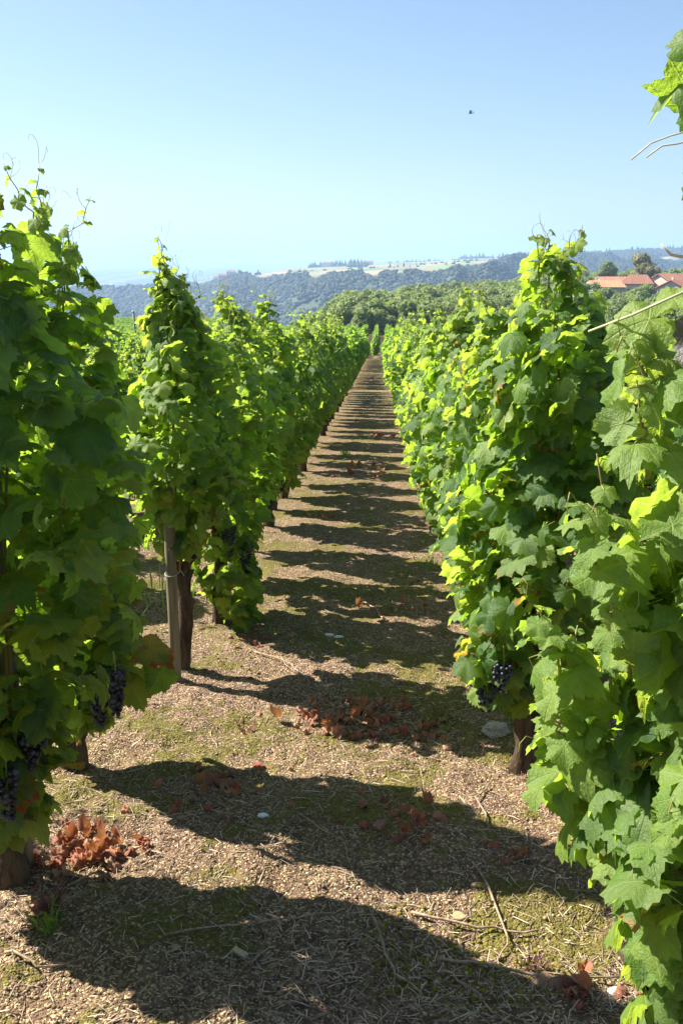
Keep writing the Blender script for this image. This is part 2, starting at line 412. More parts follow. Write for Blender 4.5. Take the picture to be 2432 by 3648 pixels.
def build_ground():
    rings = [0.25]
    while rings[-1] < 1.2: rings.append(rings[-1] * 1.12)
    while rings[-1] < 9: rings.append(rings[-1] * 1.009)
    while rings[-1] < 15000: rings.append(rings[-1] * 1.028)
    rings = np.array(rings)
    al = np.concatenate([np.arange(-180, -28, 6.0), np.arange(-28, 24, 0.15), np.arange(24, 180, 6.0)])
    A, D = np.meshgrid(np.radians(al), rings)
    X = D * np.sin(A); Y = D * np.cos(A); Z = height(X.ravel(), Y.ravel()).reshape(X.shape)
    nr, na = X.shape
    V = np.stack([X, Y, Z], -1).reshape(-1, 3)
    i, j = np.meshgrid(np.arange(nr - 1), np.arange(na), indexing='ij'); j2 = (j + 1) % na
    a = (i * na + j).ravel(); b_ = (i * na + j2).ravel(); c = ((i + 1) * na + j2).ravel(); d_ = ((i + 1) * na + j).ravel()
    T = np.concatenate([np.stack([a, b_, c], 1), np.stack([a, c, d_], 1)])
    ctr = len(V); V = np.vstack([V, [0, 0, gz(0, 0)]])
    jj = np.arange(na); T = np.vstack([T, np.stack([(jj + 1) % na, jj, np.full(na, ctr)], 1)])
    T = T[:, ::-1].copy()
    # land colour: what grows or lies on the ground, far from the path
    x, y = V[:, 0], V[:, 1]; d = np.hypot(x, y); a = np.degrees(np.arctan2(x, y))
    colr = np.zeros((len(V), 4)); colr[:, 3] = 0
    def paint(mask, c): colr[mask, :3] = c; colr[mask, 3] = 1
    paint(d > 225, (0.05, 0.065, 0.028))
    we = wood_end(a)
    fld = (d > we) & (d < 3600) & (a > -8)
    paint(fld, (0.30, 0.25, 0.15))
    cell = np.floor(a / 1.7 + vnoise(d / 300, a * 0) * 1.2).astype(int) * 7 + np.floor(np.log(np.maximum(d, 1) / 1000) * 9).astype(int) * 3
    pal = np.array([(0.20, 0.30, 0.08), (0.38, 0.26, 0.18), (0.30, 0.30, 0.14), (0.42, 0.34, 0.22), (0.14, 0.22, 0.07), (0.36, 0.22, 0.17), (0.25, 0.34, 0.10)])
    colr[fld, :3] = pal[(cell[fld] * 5 + (cell[fld] // 7)) % 7]
    mid = (d > 3600) | ((a < -8) & (d > 2200)); paint(mid, (0.12, 0.14, 0.08))
    c2 = np.floor(a / 0.9 + d / 900).astype(int) * 5 + np.floor(np.log(np.maximum(d, 1)) * 14).astype(int)
    pal2 = np.array([(0.07, 0.10, 0.05), (0.07, 0.10, 0.05), (0.24, 0.21, 0.14), (0.08, 0.12, 0.06), (0.16, 0.2, 0.1), (0.06, 0.09, 0.05)])
    colr[mid, :3] = pal2[c2[mid] % 6]
    strip = (a > 9) & (d > 2560) & (d < 2660) & (vnoise(a * 1.1, a * 0 + 3) > -0.12); paint(strip, (0.52, 0.46, 0.30))
    me = tri_mesh('ground', V, T, M['ground'])
    at = me.color_attributes.new('land', 'FLOAT_COLOR', 'POINT'); at.data.foreach_set('color', colr.astype(np.float32).ravel())
    g = obj('ground', me); tag(g, kind='structure')
    return g

m, nt, out = new_mat('vineyard_ground'); b = NB(nt); M['ground'] = m
co = b.objco()
n1 = b.noise(co, 2.2, 6, 0.65); n2 = b.noise(co, 14, 5, 0.7); n3 = b.noise(co, 0.9, 5, 0.6)
cells = b.n('ShaderNodeTexVoronoi'); nt.links.new(co, cells.inputs['Vector']); cells.inputs['Scale'].default_value = 170
cells2 = b.n('ShaderNodeTexVoronoi'); nt.links.new(co, cells2.inputs['Vector']); cells2.inputs['Scale'].default_value = 70
soil = b.ramp(n2, [(0.25, (0.065, 0.038, 0.022)), (0.5, (0.17, 0.108, 0.058)), (0.75, (0.32, 0.215, 0.115))])
mulch = b.ramp(b.noise(co, 34, 4, 0.7), [(0.3, (0.05, 0.028, 0.021)), (0.5, (0.165, 0.093, 0.062)), (0.7, (0.36, 0.24, 0.165))])
base = b.mix(b.step(n3, 0.40, 0.56), soil, mulch)
grain = b.n('ShaderNodeSeparateColor'); nt.links.new(cells.outputs['Color'], grain.inputs[0])
base = b.mix(b.step(grain.outputs[0], 0.72, 0.95), base, (0.52, 0.40, 0.23))
base = b.mix(b.math('MULTIPLY', b.step(grain.outputs[1], 0.75, 0.9), 0.7), base, (0.06, 0.04, 0.03))
moss = b.step(b.math('ADD', n1, b.math('MULTIPLY', b.math('SUBTRACT', n2, 0.5), 0.45)), 0.505, 0.57)
mcol = b.ramp(b.noise(co, 60, 4, 0.7), [(0.3, (0.045, 0.043, 0.007)), (0.7, (0.20, 0.18, 0.02))])
base = b.mix(b.math('MULTIPLY', moss, 0.8), base, mcol)
la = b.n('ShaderNodeVertexColor', layer_name='land')
lnd = b.mix(b.math('MULTIPLY', b.noise(co, 0.02, 4), 0.6), la.outputs['Color'], (0.05, 0.07, 0.03))
base = b.mix(la.outputs['Alpha'], base, lnd)
hh = b.math('ADD', b.math('MULTIPLY', cells.outputs['Distance'], -0.6), b.math('ADD', b.math('MULTIPLY', cells2.outputs['Distance'], -0.8), n2))
nt.links.new(b.bsdf(base, 0.88, 0.25, b.bump(hh, 0.012, 0.9)), out.inputs['Surface'])
build_ground()

# ------------------------------------------------------------------ haze (air)
m, nt, out = new_mat('haze_air'); b = NB(nt)
pv = b.n('ShaderNodeVolumePrincipled'); pv.inputs['Color'].default_value = (0.44, 0.65, 1.0, 1); pv.inputs['Density'].default_value = 0.00023
pv.inputs['Anisotropy'].default_value = 0.2
nt.links.new(pv.outputs[0], out.inputs['Volume'])
hz = obj('haze', box(-16500, 16500, -16500, 16500, -240, 190).mesh('haze', m, False)); tag(hz, kind='stuff')

# ------------------------------------------------------------------ leaf shapes
def leaf_proto(n, seed, curl=0.25, teeth=0.05, rings=2, petiole=False, crumple=0.0, lob=1.0):
    rg = np.random.default_rng(seed)
    th = np.linspace(-180, 180, n, endpoint=False) + 180.0 / n * 0.0
    ctrl_t = [0, 24, 50, 80, 108, 142, 168, 180]
    ctrl_r = [0.76, 0.68 - 0.09 * lob, 0.69, 0.61 - 0.08 * lob, 0.61, 0.55, 0.47, 0.12]
    ctrl_r = [c * (1 + rg.normal(0, 0.04)) for c in ctrl_r]
    r = np.interp(np.abs(th), ctrl_t, ctrl_r)
    r = r * (1 + teeth * np.where(np.arange(n) % 2 == 0, 1, -1) + rg.normal(0, 0.02, n))
    V = [(0, 0, 0)]
    fold = rg.uniform(0.05, 0.35); tw = rg.uniform(-0.25, 0.25); droop = rg.uniform(0.0, 0.5) * curl * 2
    ph = rg.uniform(0, 6.28); wv = rg.uniform(0.03, 0.085)
    fr = [1.0] if rings == 1 else ([0.55, 1.0] if rings == 2 else [0.35, 0.7, 1.0])
    for f in fr:
        for k in range(n):
            t = R(th[k]); rr = r[k] * f if f == 1 else f * 0.5 * (r[k] + np.interp(abs(th[k]), ctrl_t, ctrl_r))
            x, y = math.sin(t) * rr, math.cos(t) * rr
            z = -curl * (x * x * 1.2 + y * y * 0.6) + fold * abs(x) * 0.5 - droop * max(y, 0) ** 2 + tw * x * y + wv * rr * math.cos(5 * t + ph) * 2 * f
            z += rg.normal(0, 0.018) * f
            if crumple:
                z += crumple * (math.sin(9 * x + ph) * math.cos(8 * y + ph * 2) * 0.5 + rg.normal(0, 0.25) * f)
                q = 1 - crumple * 0.7 * f; x *= q * (1 + rg.normal(0, 0.08)); y *= q * (1 + rg.normal(0, 0.08))
            if crumple:
                k1 = 1.6 + 4 * crumple; ca, sa = math.cos(ph), math.sin(ph); p_, q_ = x * ca + y * sa, -x * sa + y * ca
                z = z * 0.8 + (1 - math.cos(k1 * p_)) / k1 * (1 if seed % 2 else -1); p_ = math.sin(k1 * p_) / k1
                k2 = 1.5; z += (1 - math.cos(k2 * q_)) / k2 * (-0.6 if seed % 3 else 0.8); q_ = math.sin(k2 * q_) / k2
                x, y = p_ * ca - q_ * sa, p_ * sa + q_ * ca
            V.append((x, y, z))
    UV = [(0, 0)] + [(math.sin(R(th[k])) * r[k] * f, math.cos(R(th[k])) * r[k] * f) for f in fr for k in range(n)]
    T = [(0, 1 + (k + 1) % n, 1 + k) for k in range(n) ]
    for q in range(len(fr) - 1):
        o1, o2 = 1 + q * n, 1 + (q + 1) * n
        for k in range(n):
            k2 = (k + 1) % n
            T += [(o1 + k, o1 + k2, o2 + k2), (o1 + k, o2 + k2, o2 + k)]
    p = Proto(V, T, UV)
    P_ = p.V; t0 = p.T[0]; nz = np.cross(P_[t0[1]] - P_[t0[0]], P_[t0[2]] - P_[t0[0]])[2]
    t1 = p.T[-1]; nz1 = np.cross(P_[t1[1]] - P_[t1[0]], P_[t1[2]] - P_[t1[0]])[2]
    T2 = p.T.copy()
    for q in range(len(T2)):
        a, b2, c = p.UV[T2[q][0]], p.UV[T2[q][1]], p.UV[T2[q][2]]
        if (b2[0] - a[0]) * (c[1] - a[1]) - (b2[1] - a[1]) * (c[0] - a[0]) < 0: T2[q] = T2[q][::-1]
    p.T = T2
    if petiole:
        L = rg.uniform(0.4, 0.75); s = rg.uniform(-0.15, 0.15)
        st = tube([(0, 0.03, 0.004), (s * 0.3, -0.15, -0.08), (s, -L * 0.7, -0.3), (s * 1.2, -L, -0.5)], [0.012, 0.012, 0.014, 0.016], 3, False, 1)
        st.UV[:] = 0.5
        p = merge([p, st])
    return p

HI = [leaf_proto(44, 100 + k, curl=0.1 + 0.11 * k, petiole=True, lob=0.25 + 0.3 * (k % 4), teeth=0.045) for k in range(8)]
MID = [leaf_proto(20, 200 + k, curl=0.15 + 0.1 * k, rings=1, teeth=0.07, lob=1.2) for k in range(5)]
LOW = [leaf_proto(8, 300 + k, curl=0.3, rings=1, teeth=0.12) for k in range(3)]
LEAFMESH = {}
for k, p in enumerate(HI):
    for mat in ('leaf', 'young', 'turning', 'pale'):
        LEAFMESH[(k, mat)] = p.mesh('leaf', [M[mat], M['stem']])
LEAFMESH[(0, 'purple')] = HI[0].mesh('leaf', [M['purple'], M['stem']])
DEAD = [leaf_proto(24, 400 + k, curl=(0.6, 1.2, -1.0, 0.9, 1.6, -1.3, 0.5, 1.1)[k], rings=3, teeth=0.06, crumple=0.20 + 0.06 * (k % 4), petiole=k % 2 == 0, lob=0.8) for k in range(8)]
DEADMESH = [p.mesh('fallen_leaf', [M['dead'], M['twig']]) for p in DEAD]

def frames(N, Tp, s, flat=None):
    """matrices with columns side, tip, normal times size"""
    N = N / np.linalg.norm(N, axis=1)[:, None]
    Tp = Tp - N * np.sum(Tp * N, 1)[:, None]; Tp /= np.linalg.norm(Tp, axis=1)[:, None] + 1e-9
    X = np.cross(Tp, N)
    return np.stack([X, Tp, N], -1) * s[:, None, None]

SUNV = np.array(sun_dir)
def scatter_leaves(rg, prof, n, size=(0.085, 0.17), ry=1.25, young_top=0.25, fill=0.25):
    """prof: list of (z, radius, cx, cy) above the vine's base"""
    P = np.array(prof); z0, z1 = P[0, 0], P[-1, 0]
    zs = np.linspace(z0, z1, 200); rs = np.interp(zs, P[:, 0], P[:, 1])
    w = rs + 0.05; cdf = np.cumsum(w) / w.sum()
    z = np.interp(rg.random(n), cdf, zs)
    r = np.interp(z, P[:, 0], P[:, 1]); cx = np.interp(z, P[:, 0], P[:, 2]); cy = np.interp(z, P[:, 0], P[:, 3])
    ph = rg.uniform(0, 2 * math.pi, n)
    o = rg.uniform(0, 6.28, 4)
    lump = 1 + 0.20 * np.sin(2 * ph + 3.1 * z + o[0]) + 0.20 * np.sin(3 * ph - 6.5 * z + o[1]) + 0.12 * np.sin(11 * z + ph + o[2])
    shell = np.where(rg.random(n) < fill, rg.uniform(0.15, 0.75, n), rg.uniform(0.78, 1.12, n))
    rr = r * lump * shell
    out = np.stack([np.cos(ph), np.sin(ph), np.zeros(n)], 1)
    pos = np.stack([cx + out[:, 0] * rr, cy + out[:, 1] * rr * ry, z], 1)
    N = out * rg.uniform(0.1, 1.0, n)[:, None] + np.array([0, 0, 1.0]) * rg.uniform(0.0, 1.0, n)[:, None] + SUNV * 0.65 + rg.normal(0, 0.45, (n, 3))
    T = np.array([0, 0, -1.0]) + out * rg.uniform(0.1, 0.8, n)[:, None] + rg.normal(0, 0.6, (n, 3))
    s = (size[0] + (size[1] - size[0]) * rg.random(n) ** 0.8) * rg.choice([0.62, 1.0, 1.1], n, p=[.2, .55, .25]) * np.interp(z, [z0, z0 + 0.75 * (z1 - z0), z1], [1, 1, 0.62])
    top = (z - z0) / (z1 - z0)
    young = rg.random(n) < (0.07 + 0.12 * (shell > 1.0) + young_top * np.clip((top - 0.6) / 0.4, 0, 1))
    return pos, N, T, s, out, shell, young, z

def shoot_proto(rg, L, lean, nleaf=7, base_size=0.075, tendrils=3):
    """a young shoot: bent stem, small leaves that shrink to the tip, tendrils; returns stem Proto, leaf list"""
    k = 9; t = np.linspace(0, 1, k)
    ang = rg.uniform(0, 6.28); bend = np.array([math.cos(ang), math.sin(ang), 0]) * lean
    w = rg.normal(0, 0.012, (k, 3)) * t[:, None]
    pts = np.stack([bend[0] * t ** 1.7, bend[1] * t ** 1.7, t * L], 1) + w
    stem = tube(pts, np.interp(t, [0, 1], [0.0035, 0.0012]), 5, True)
    parts = [stem]
    for q in range(tendrils):
        i = rg.integers(4, k); p0 = pts[min(i, k - 1)]
        a = rg.uniform(0, 6.28); dirv = np.array([math.cos(a), math.sin(a), rg.uniform(0.4, 1.5)]); dirv /= np.linalg.norm(dirv)
        side = np.cross(dirv, [0, 0, 1]); tl = rg.uniform(0.04, 0.10) * min(1.0, L / 0.25)
        tt = np.linspace(0, 1, 9)
        curl = np.stack([np.sin(tt ** 2 * 5.5) * 0.022, (1 - np.cos(tt ** 2 * 5.5)) * 0.02], 1)
        tp = p0 + dirv * (tt * tl)[:, None] + side * curl[:, :1] + np.array([0, 0, 1]) * curl[:, 1:]
        parts.append(tube(tp, np.interp(tt, [0, 1], [0.0013, 0.0007]), 3, False))
    leaves = []
    for q in range(nleaf):
        f = 0.15 + 0.85 * (q + 0.5) / nleaf
        p0 = np.array([np.interp(f, t, pts[:, c]) for c in range(3)])
        a = q * 2.6 + rg.uniform(-0.5, 0.5)
        o = np.array([math.cos(a), math.sin(a), 0]); s = base_size * (1.15 - 0.85 * f) * rg.uniform(0.8, 1.2)
        pos = p0 + o * s * 0.55 + np.array([0, 0, s * 0.15])
        N = o * 0.4 + np.array([0, 0, rg.uniform(0.4, 1.0)]) + rg.normal(0, 0.25, 3); T = o + np.array([0, 0, rg.uniform(-0.7, 0.3)])
        parts.append(tube([p0, p0 * 0.5 + pos * 0.5 + np.array([0, 0, 0.006]), pos], 0.0012, 3, False))
        leaves.append((pos, N, T, s))
    return merge(parts), leaves

def trunk_proto(rg, h, r, lean=(0, 0)):
    k = 12; t = np.linspace(0, 1, k)
    pts = np.stack([lean[0] * t + 0.025 * np.sin(5 * t + rg.uniform(0, 6)) * t, lean[1] * t + 0.025 * np.sin(4 * t + rg.uniform(0, 6)) * t, t * h - 0.04], 1)
    rad = r * (1.25 - 0.45 * t + 0.5 * np.exp(-((t - 1) / 0.13) ** 2) + 0.2 * np.exp(-(t / 0.1) ** 2)) * (1 + rg.normal(0, 0.09, k))
    parts = [tube(pts, rad, 12, True, rough=0.09, rng=rg)]
    for q in range(3):
        a = rg.uniform(0, 6.28); e = pts[-1] + np.array([math.cos(a) * 0.1, math.sin(a) * 0.13, 0.1])
        parts.append(tube([pts[-2], pts[-1] * 0.6 + e * 0.4 + rg.normal(0, .01, 3), e], [r * 0.7, r * 0.5, r * 0.33], 7, True, rough=0.08, rng=rg))
    return merge(parts)

def cane_proto(rg, h0, h1, base, top, r=0.0055):
    t = np.linspace(0, 1, 9)
    b0 = np.array(base); t0 = np.array(top)
    pts = b0 + (t0 - b0) * t[:, None] + rg.normal(0, 0.012, (9, 3)) * np.sin(t * math.pi)[:, None]
    pts[:, 2] = h0 + (h1 - h0) * t
    return tube(pts, np.interp(t, [0, 1], [r, r * 0.5]), 6, True)

def grape_bunch(parent, loc, rg, n=55, L=0.17, W=0.055, single=True):
    n = int(n * 1.35); W *= .85
    """hanging bunch; every berry of a near bunch is an object"""
    stem = tube([(0, 0, 0.07), (0.005, 0, 0.02), (0, 0, -L * 0.8)], [0.003, 0.0025, 0.0015], 5, True)
    br = obj('grape_bunch', stem.mesh('bunch_stem', M['stem']), parent, loc)
    V, T = ico(2); pts = []
    tries = 0
    while len(pts) < n and tries < 4000:
        tries += 1
        f = rg.random() ** 0.8; w = W * (1 - 0.75 * f) * (0.75 + 0.25 * math.sin(min(1, f * 6) * 1.57))
        a = rg.uniform(0, 6.28); q = np.array([math.cos(a) * w * rg.uniform(0.5, 1), math.sin(a) * w * rg.uniform(0.5, 1), -f * L])
        if all(np.linalg.norm(q - o) > 0.0125 for o in pts): pts.append(q)
    if single:
        for q in pts:
            s = 0.0094 * rg.uniform(0.72, 1.14)
            obj('grape', GRAPE, br, q, None, s)
    else:
        P = np.array(pts); s = 0.0096 * rg.uniform(0.85, 1.12, len(P)); V1, T1 = ico(1)
        g = obj('grapes', repeat([Proto(V1, T1)], np.zeros(len(P), int), (np.eye(3)[None] * s[:, None, None], P)).mesh('grapes', M['grape']), br)
        tag(g, kind='stuff')
    return br
V_, T_ = ico(2); GRAPE = Proto(V_, T_).mesh('grape', M['grape'])

CAMP = np.array([0, 0, 1.6])
def near_vine(x, y, prof, label, n=520, n_obj=300, seed=1, size=(0.085, 0.165), shoots=4, shoot_h=(0.2, 0.4), trunk_h=0.6, trunk_r=0.035, trunk_lean=(0, 0),
              young_top=0.3, canes=5, bunches=(), group=None, ry=1.25, extra=None, young_all=0.0, dens=1.2, pale=0.0):
    rg = np.random.default_rng(seed)
    z = gz(x, y) - 0.01
    root = empty('grape_vine', (x, y, z)); tag(root, label, 'grape vine', group)
    obj('trunk', trunk_proto(rg, trunk_h, trunk_r, trunk_lean).mesh('trunk', M['bark'], True), root)
    P = np.array(prof)
    for k in range(canes):
        a = rg.uniform(0, 6.28); h1 = P[-1, 0] * rg.uniform(0.75, 0.98); ct = np.interp(h1, P[:, 0], P[:, 2]), np.interp(h1, P[:, 0], P[:, 3])
        rr = np.interp(h1, P[:, 0], P[:, 1]) * 0.45
        obj('cane', cane_proto(rg, trunk_h - 0.02, h1, (trunk_lean[0] + math.cos(a) * 0.04, trunk_lean[1] + math.sin(a) * 0.06, 0), (ct[0] + math.cos(a) * rr, ct[1] + math.sin(a) * rr, 0)).mesh('cane', M['cane']), root)
    n = int(n * dens * 1.35); size = (size[0] * .60, size[1] * .66)
    pos, N, T, s, outw, shell, young, zz = scatter_leaves(rg, prof, n, size, ry, young_top)
    young |= rg.random(n) < young_all * (1 + 1.6 * (zz > 1.15))
    recs = [(pos[i], N[i], T[i], s[i], 'young' if young[i] else ('turning' if rg.random() < 0.008 + 0.03 * (zz[i] < 0.6) else ('pale' if rg.random() < pale else 'leaf'))) for i in range(n)]
    tocam = CAMP - (pos + np.array([x, y, z])); tocam /= np.linalg.norm(tocam, axis=1)[:, None]
    score = list(np.sum(outw * tocam, 1) + 0.8 * shell + s * 3)
    for k in range(shoots):
        h = P[-1, 0] * rg.uniform(0.86, 1.0); cx, cy = np.interp(h, P[:, 0], P[:, 2]), np.interp(h, P[:, 0], P[:, 3]); rr = np.interp(h, P[:, 0], P[:, 1]) * 0.8
        L = rg.uniform(*shoot_h); a = rg.uniform(0, 6.28)
        st, lv = shoot_proto(rg, L, L * rg.uniform(0.1, 0.5), int(4 + L * 14))
        off = np.array([cx + math.cos(a) * rr, cy + math.sin(a) * rr, h - 0.05])
        obj('shoot', st.mesh('shoot', M['stem']), root, off)
        for (p, nn, t, ss) in lv: recs.append((p + off, nn, t, ss, 'young')); score.append(2.5)
    if extra is not None:
        for (p, nn, t, ss, mt) in extra(rg, root): recs.append((np.array(p), np.array(nn), np.array(t), ss, mt)); score.append(5)
    order = np.argsort(-np.array(score)); keep = order[:n_obj]; rest = order[n_obj:]
    PP = np.array([r[0] for r in recs]); NN = np.array([r[1] for r in recs]); TT = np.array([r[2] for r in recs]); SS = np.array([r[3] for r in recs])
    F = frames(NN, TT, SS)
    for i in keep:
        mt = recs[i][4]; key = (0, 'purple') if mt == 'purple' else (int(rg.integers(8)), mt)
        o = bpy.data.objects.new('leaf', LEAFMESH[key]); COL.objects.link(o); o.parent = root
        o.matrix_local = Matrix([list(F[i][q]) + [PP[i][q]] for q in range(3)] + [[0, 0, 0, 1]])
    if len(rest):
        mi = np.array([{'leaf': 0, 'young': 2, 'turning': 3, 'pale': 4}.get(recs[i][4], 0) for i in rest])
        pr = repeat([HI[1], HI[3], HI[5], HI[6]], rg.integers(0, 4, len(rest)), (F[rest], PP[rest]), mi)
        fo = obj('foliage', pr.mesh('foliage', [M['leaf'], M['stem'], M['young'], M['turning'], M['pale']]), root); tag(fo, kind='stuff')
    for (bx, by, bz, nn, single) in bunches:
        grape_bunch(root, (bx - x, by - y, bz - z), rg, nn, 0.17 if nn > 40 else 0.11, 0.055, single)
    return root

def prof(*rows): return [(a, b_, (c if len(row) > 2 else 0), (d if len(row) > 3 else 0)) for row in rows for (a, b_, c, d) in [tuple(list(row) + [0] * (4 - len(row)))]]

def stake(x, y, h, r, label, lean=(0, 0), tie=None, group=None):
    z = gz(x, y)
    k = 9; t = np.linspace(0, 1, k); rg = np.random.default_rng(int(abs(x * 1000) + y * 100))
    pts = np.stack([lean[0] * t, lean[1] * t, -0.1 + t * (h + 0.1)], 1)
    root = empty('wooden_stake', (x, y, z)); tag(root, label, 'stake', group)
    obj('shaft', tube(pts, r * (1 + rg.normal(0, 0.02, k)), 14, True, rough=0.02, rng=rg).mesh('shaft', M['stake']), root)
    if tie:
        a = np.linspace(0, 2 * math.pi, 16)
        rt = r + 0.004
        ring = np.stack([np.cos(a) * rt, np.sin(a) * rt, tie + 0.006 * np.sin(a)], 1)
        ring2 = np.vstack([ring, [[rt + 0.02, -0.02, tie + 0.02], [rt + 0.035, -0.03, tie + 0.0]]])
        obj('wire_tie', tube(ring2, 0.0018, 5).mesh('wire_tie', M['wire']), root)
    return root

# ------------------------------------------------------------------ the vines along the path
G1 = 'vines of the row left of the path'; G2 = 'vines of the row right of the path'
near_vine(-1.13, 1.62, prof((0.2, .12), (0.6, .26), (1.2, .28), (1.7, .24), (2.0, .16), (2.2, .04)), 'vine nearest the camera at the bottom left, mostly cut off by the picture edge',
          n=420, n_obj=260, seed=11, group=G1, shoots=3)

def branch_left(rg, root):
    # the low shoot that reaches out with sunlit turning leaves
    pts = [(0.0, 0.0, 0.55), (0.12, -0.02, 0.53), (0.2, -0.05, 0.44), (0.26, -0.06, 0.30)]
    obj('cane', tube(pts, [0.007, 0.007, 0.006, 0.005], 6).mesh('cane', M['cane']), root)
    st = tube([(0.2, -0.05, 0.44), (0.3, -0.06, 0.47), (0.40, -0.07, 0.50)], [0.003, 0.003, 0.002], 5)
    obj('leaf_stalk', st.mesh('leaf_stalk', M['stem']), root)
    return [((0.33, -0.08, 0.52), (0.2, -0.35, 0.9), (1, -0.2, -0.3), 0.13, 'turning'), ((0.27, -0.12, 0.40), (0.1, -0.8, 0.5), (0.4, -0.2, -1), 0.12, 'turning'),
            ((0.37, -0.10, 0.44), (0.7, -0.6, 0.3), (0.2, 0, -1), 0.12, 'leaf'), ((0.16, -0.12, 0.47), (-0.1, -0.7, 0.7), (0.3, -0.3, -1), 0.11, 'young')]
near_vine(-1.08, 2.58, prof((0.18, .04, .02), (0.45, .15, 0), (0.7, .27), (1.1, .33, .02), (1.5, .28, .0), (1.8, .21, -.01), (1.98, .14, -.04), (2.15, .09, -.06), (2.28, .04, -.06)),
          'tall shaded vine at the left edge of the picture, its bright shoots against the sky', n=620, n_obj=300, seed=12, group=G1, shoots=12, shoot_h=(0.15, 0.38), pale=.3, dens=.95, young_top=.6,
          trunk_h=0.5, trunk_r=0.04, bunches=[(-1.02, 2.46, 0.26, 45, True), (-0.96, 2.52, 0.33, 40, True)], size=(0.09, 0.175), ry=.85)
near_vine(-1.14, 3.40, prof((0.22, .08, .05), (0.5, .16, .06), (0.9, .21, .05), (1.4, .20, .02), (1.7, .13, .02), (1.86, .07, .04), (1.94, .03, .04)),
          'vine behind the left edge vine, its low branch of yellowing leaves over dark grapes', n=560, n_obj=300, seed=13, group=G1, shoots=6, extra=branch_left, ry=1.1, dens=.85, young_top=.6, pale=.2,
          trunk_h=0.55, trunk_r=0.04, bunches=[(-0.90, 3.17, 0.24, 60, True), (-0.97, 3.2, 0.18, 50, True)], size=(0.09, 0.17))
def nest(rg, root):
    return []
near_vine(-0.945, 4.50, prof((0.64, .07), (0.85, .20, .02), (1.2, .25, .02), (1.45, .20, .04), (1.65, .11, .04), (1.84, .05, .0), (1.93, .03, 0)),
          'peaked sunlit vine tied to the bare wooden stake left of the path', n=600, n_obj=300, seed=14, group=G1, shoots=8, shoot_h=(0.12, 0.28), young_top=0.9, young_all=.25, pale=.5, dens=.85,  # pale and young leaf shares stand in for sun on its flank
          trunk_h=0.55, trunk_r=0.036, size=(0.075, 0.14), trunk_lean=(0.02, 0.05))
far_kw = dict(group=G1, size=(0.075, 0.145), shoots=6, shoot_h=(0.12, 0.28), dens=1.05, pale=.35, ry=1.3)
near_vine(-0.90, 5.40, prof((0.0, .07, .12), (0.25, .16, .08), (0.7, .24), (1.2, .26), (1.5, .20), (1.68, .06)), 'vine just behind the peaked vine, shaded, grapes hanging to the ground',
          n=560, n_obj=280, seed=15, trunk_h=0.6, bunches=[(-0.80, 5.2, 0.22, 50, True), (-0.72, 5.25, 0.10, 45, True), (-0.95, 5.12, 0.3, 40, True)], **far_kw)
ll = ['third vine behind the wooden stake, in the left row', 'fourth vine behind the wooden stake, in the left row', 'fifth vine behind the wooden stake, in the left row', 'sixth vine behind the wooden stake, in the left row']
for k, yy in enumerate((6.3, 7.25, 8.2, 9.15)):
    near_vine(-0.95 + 0.03 * (-1) ** k, yy, prof((0.28, .08), (0.5, .20), (1.0, .27), (1.35, .24), (1.56 + 0.06 * (k % 2), .16), (1.72 + .08 * ((k + 1) % 2), .04)), ll[k], n=440, n_obj=170, seed=20 + k, bunches=[(-0.8, yy - 0.1, gz(-0.8, yy) + 0.45, 40, False)], **far_kw)

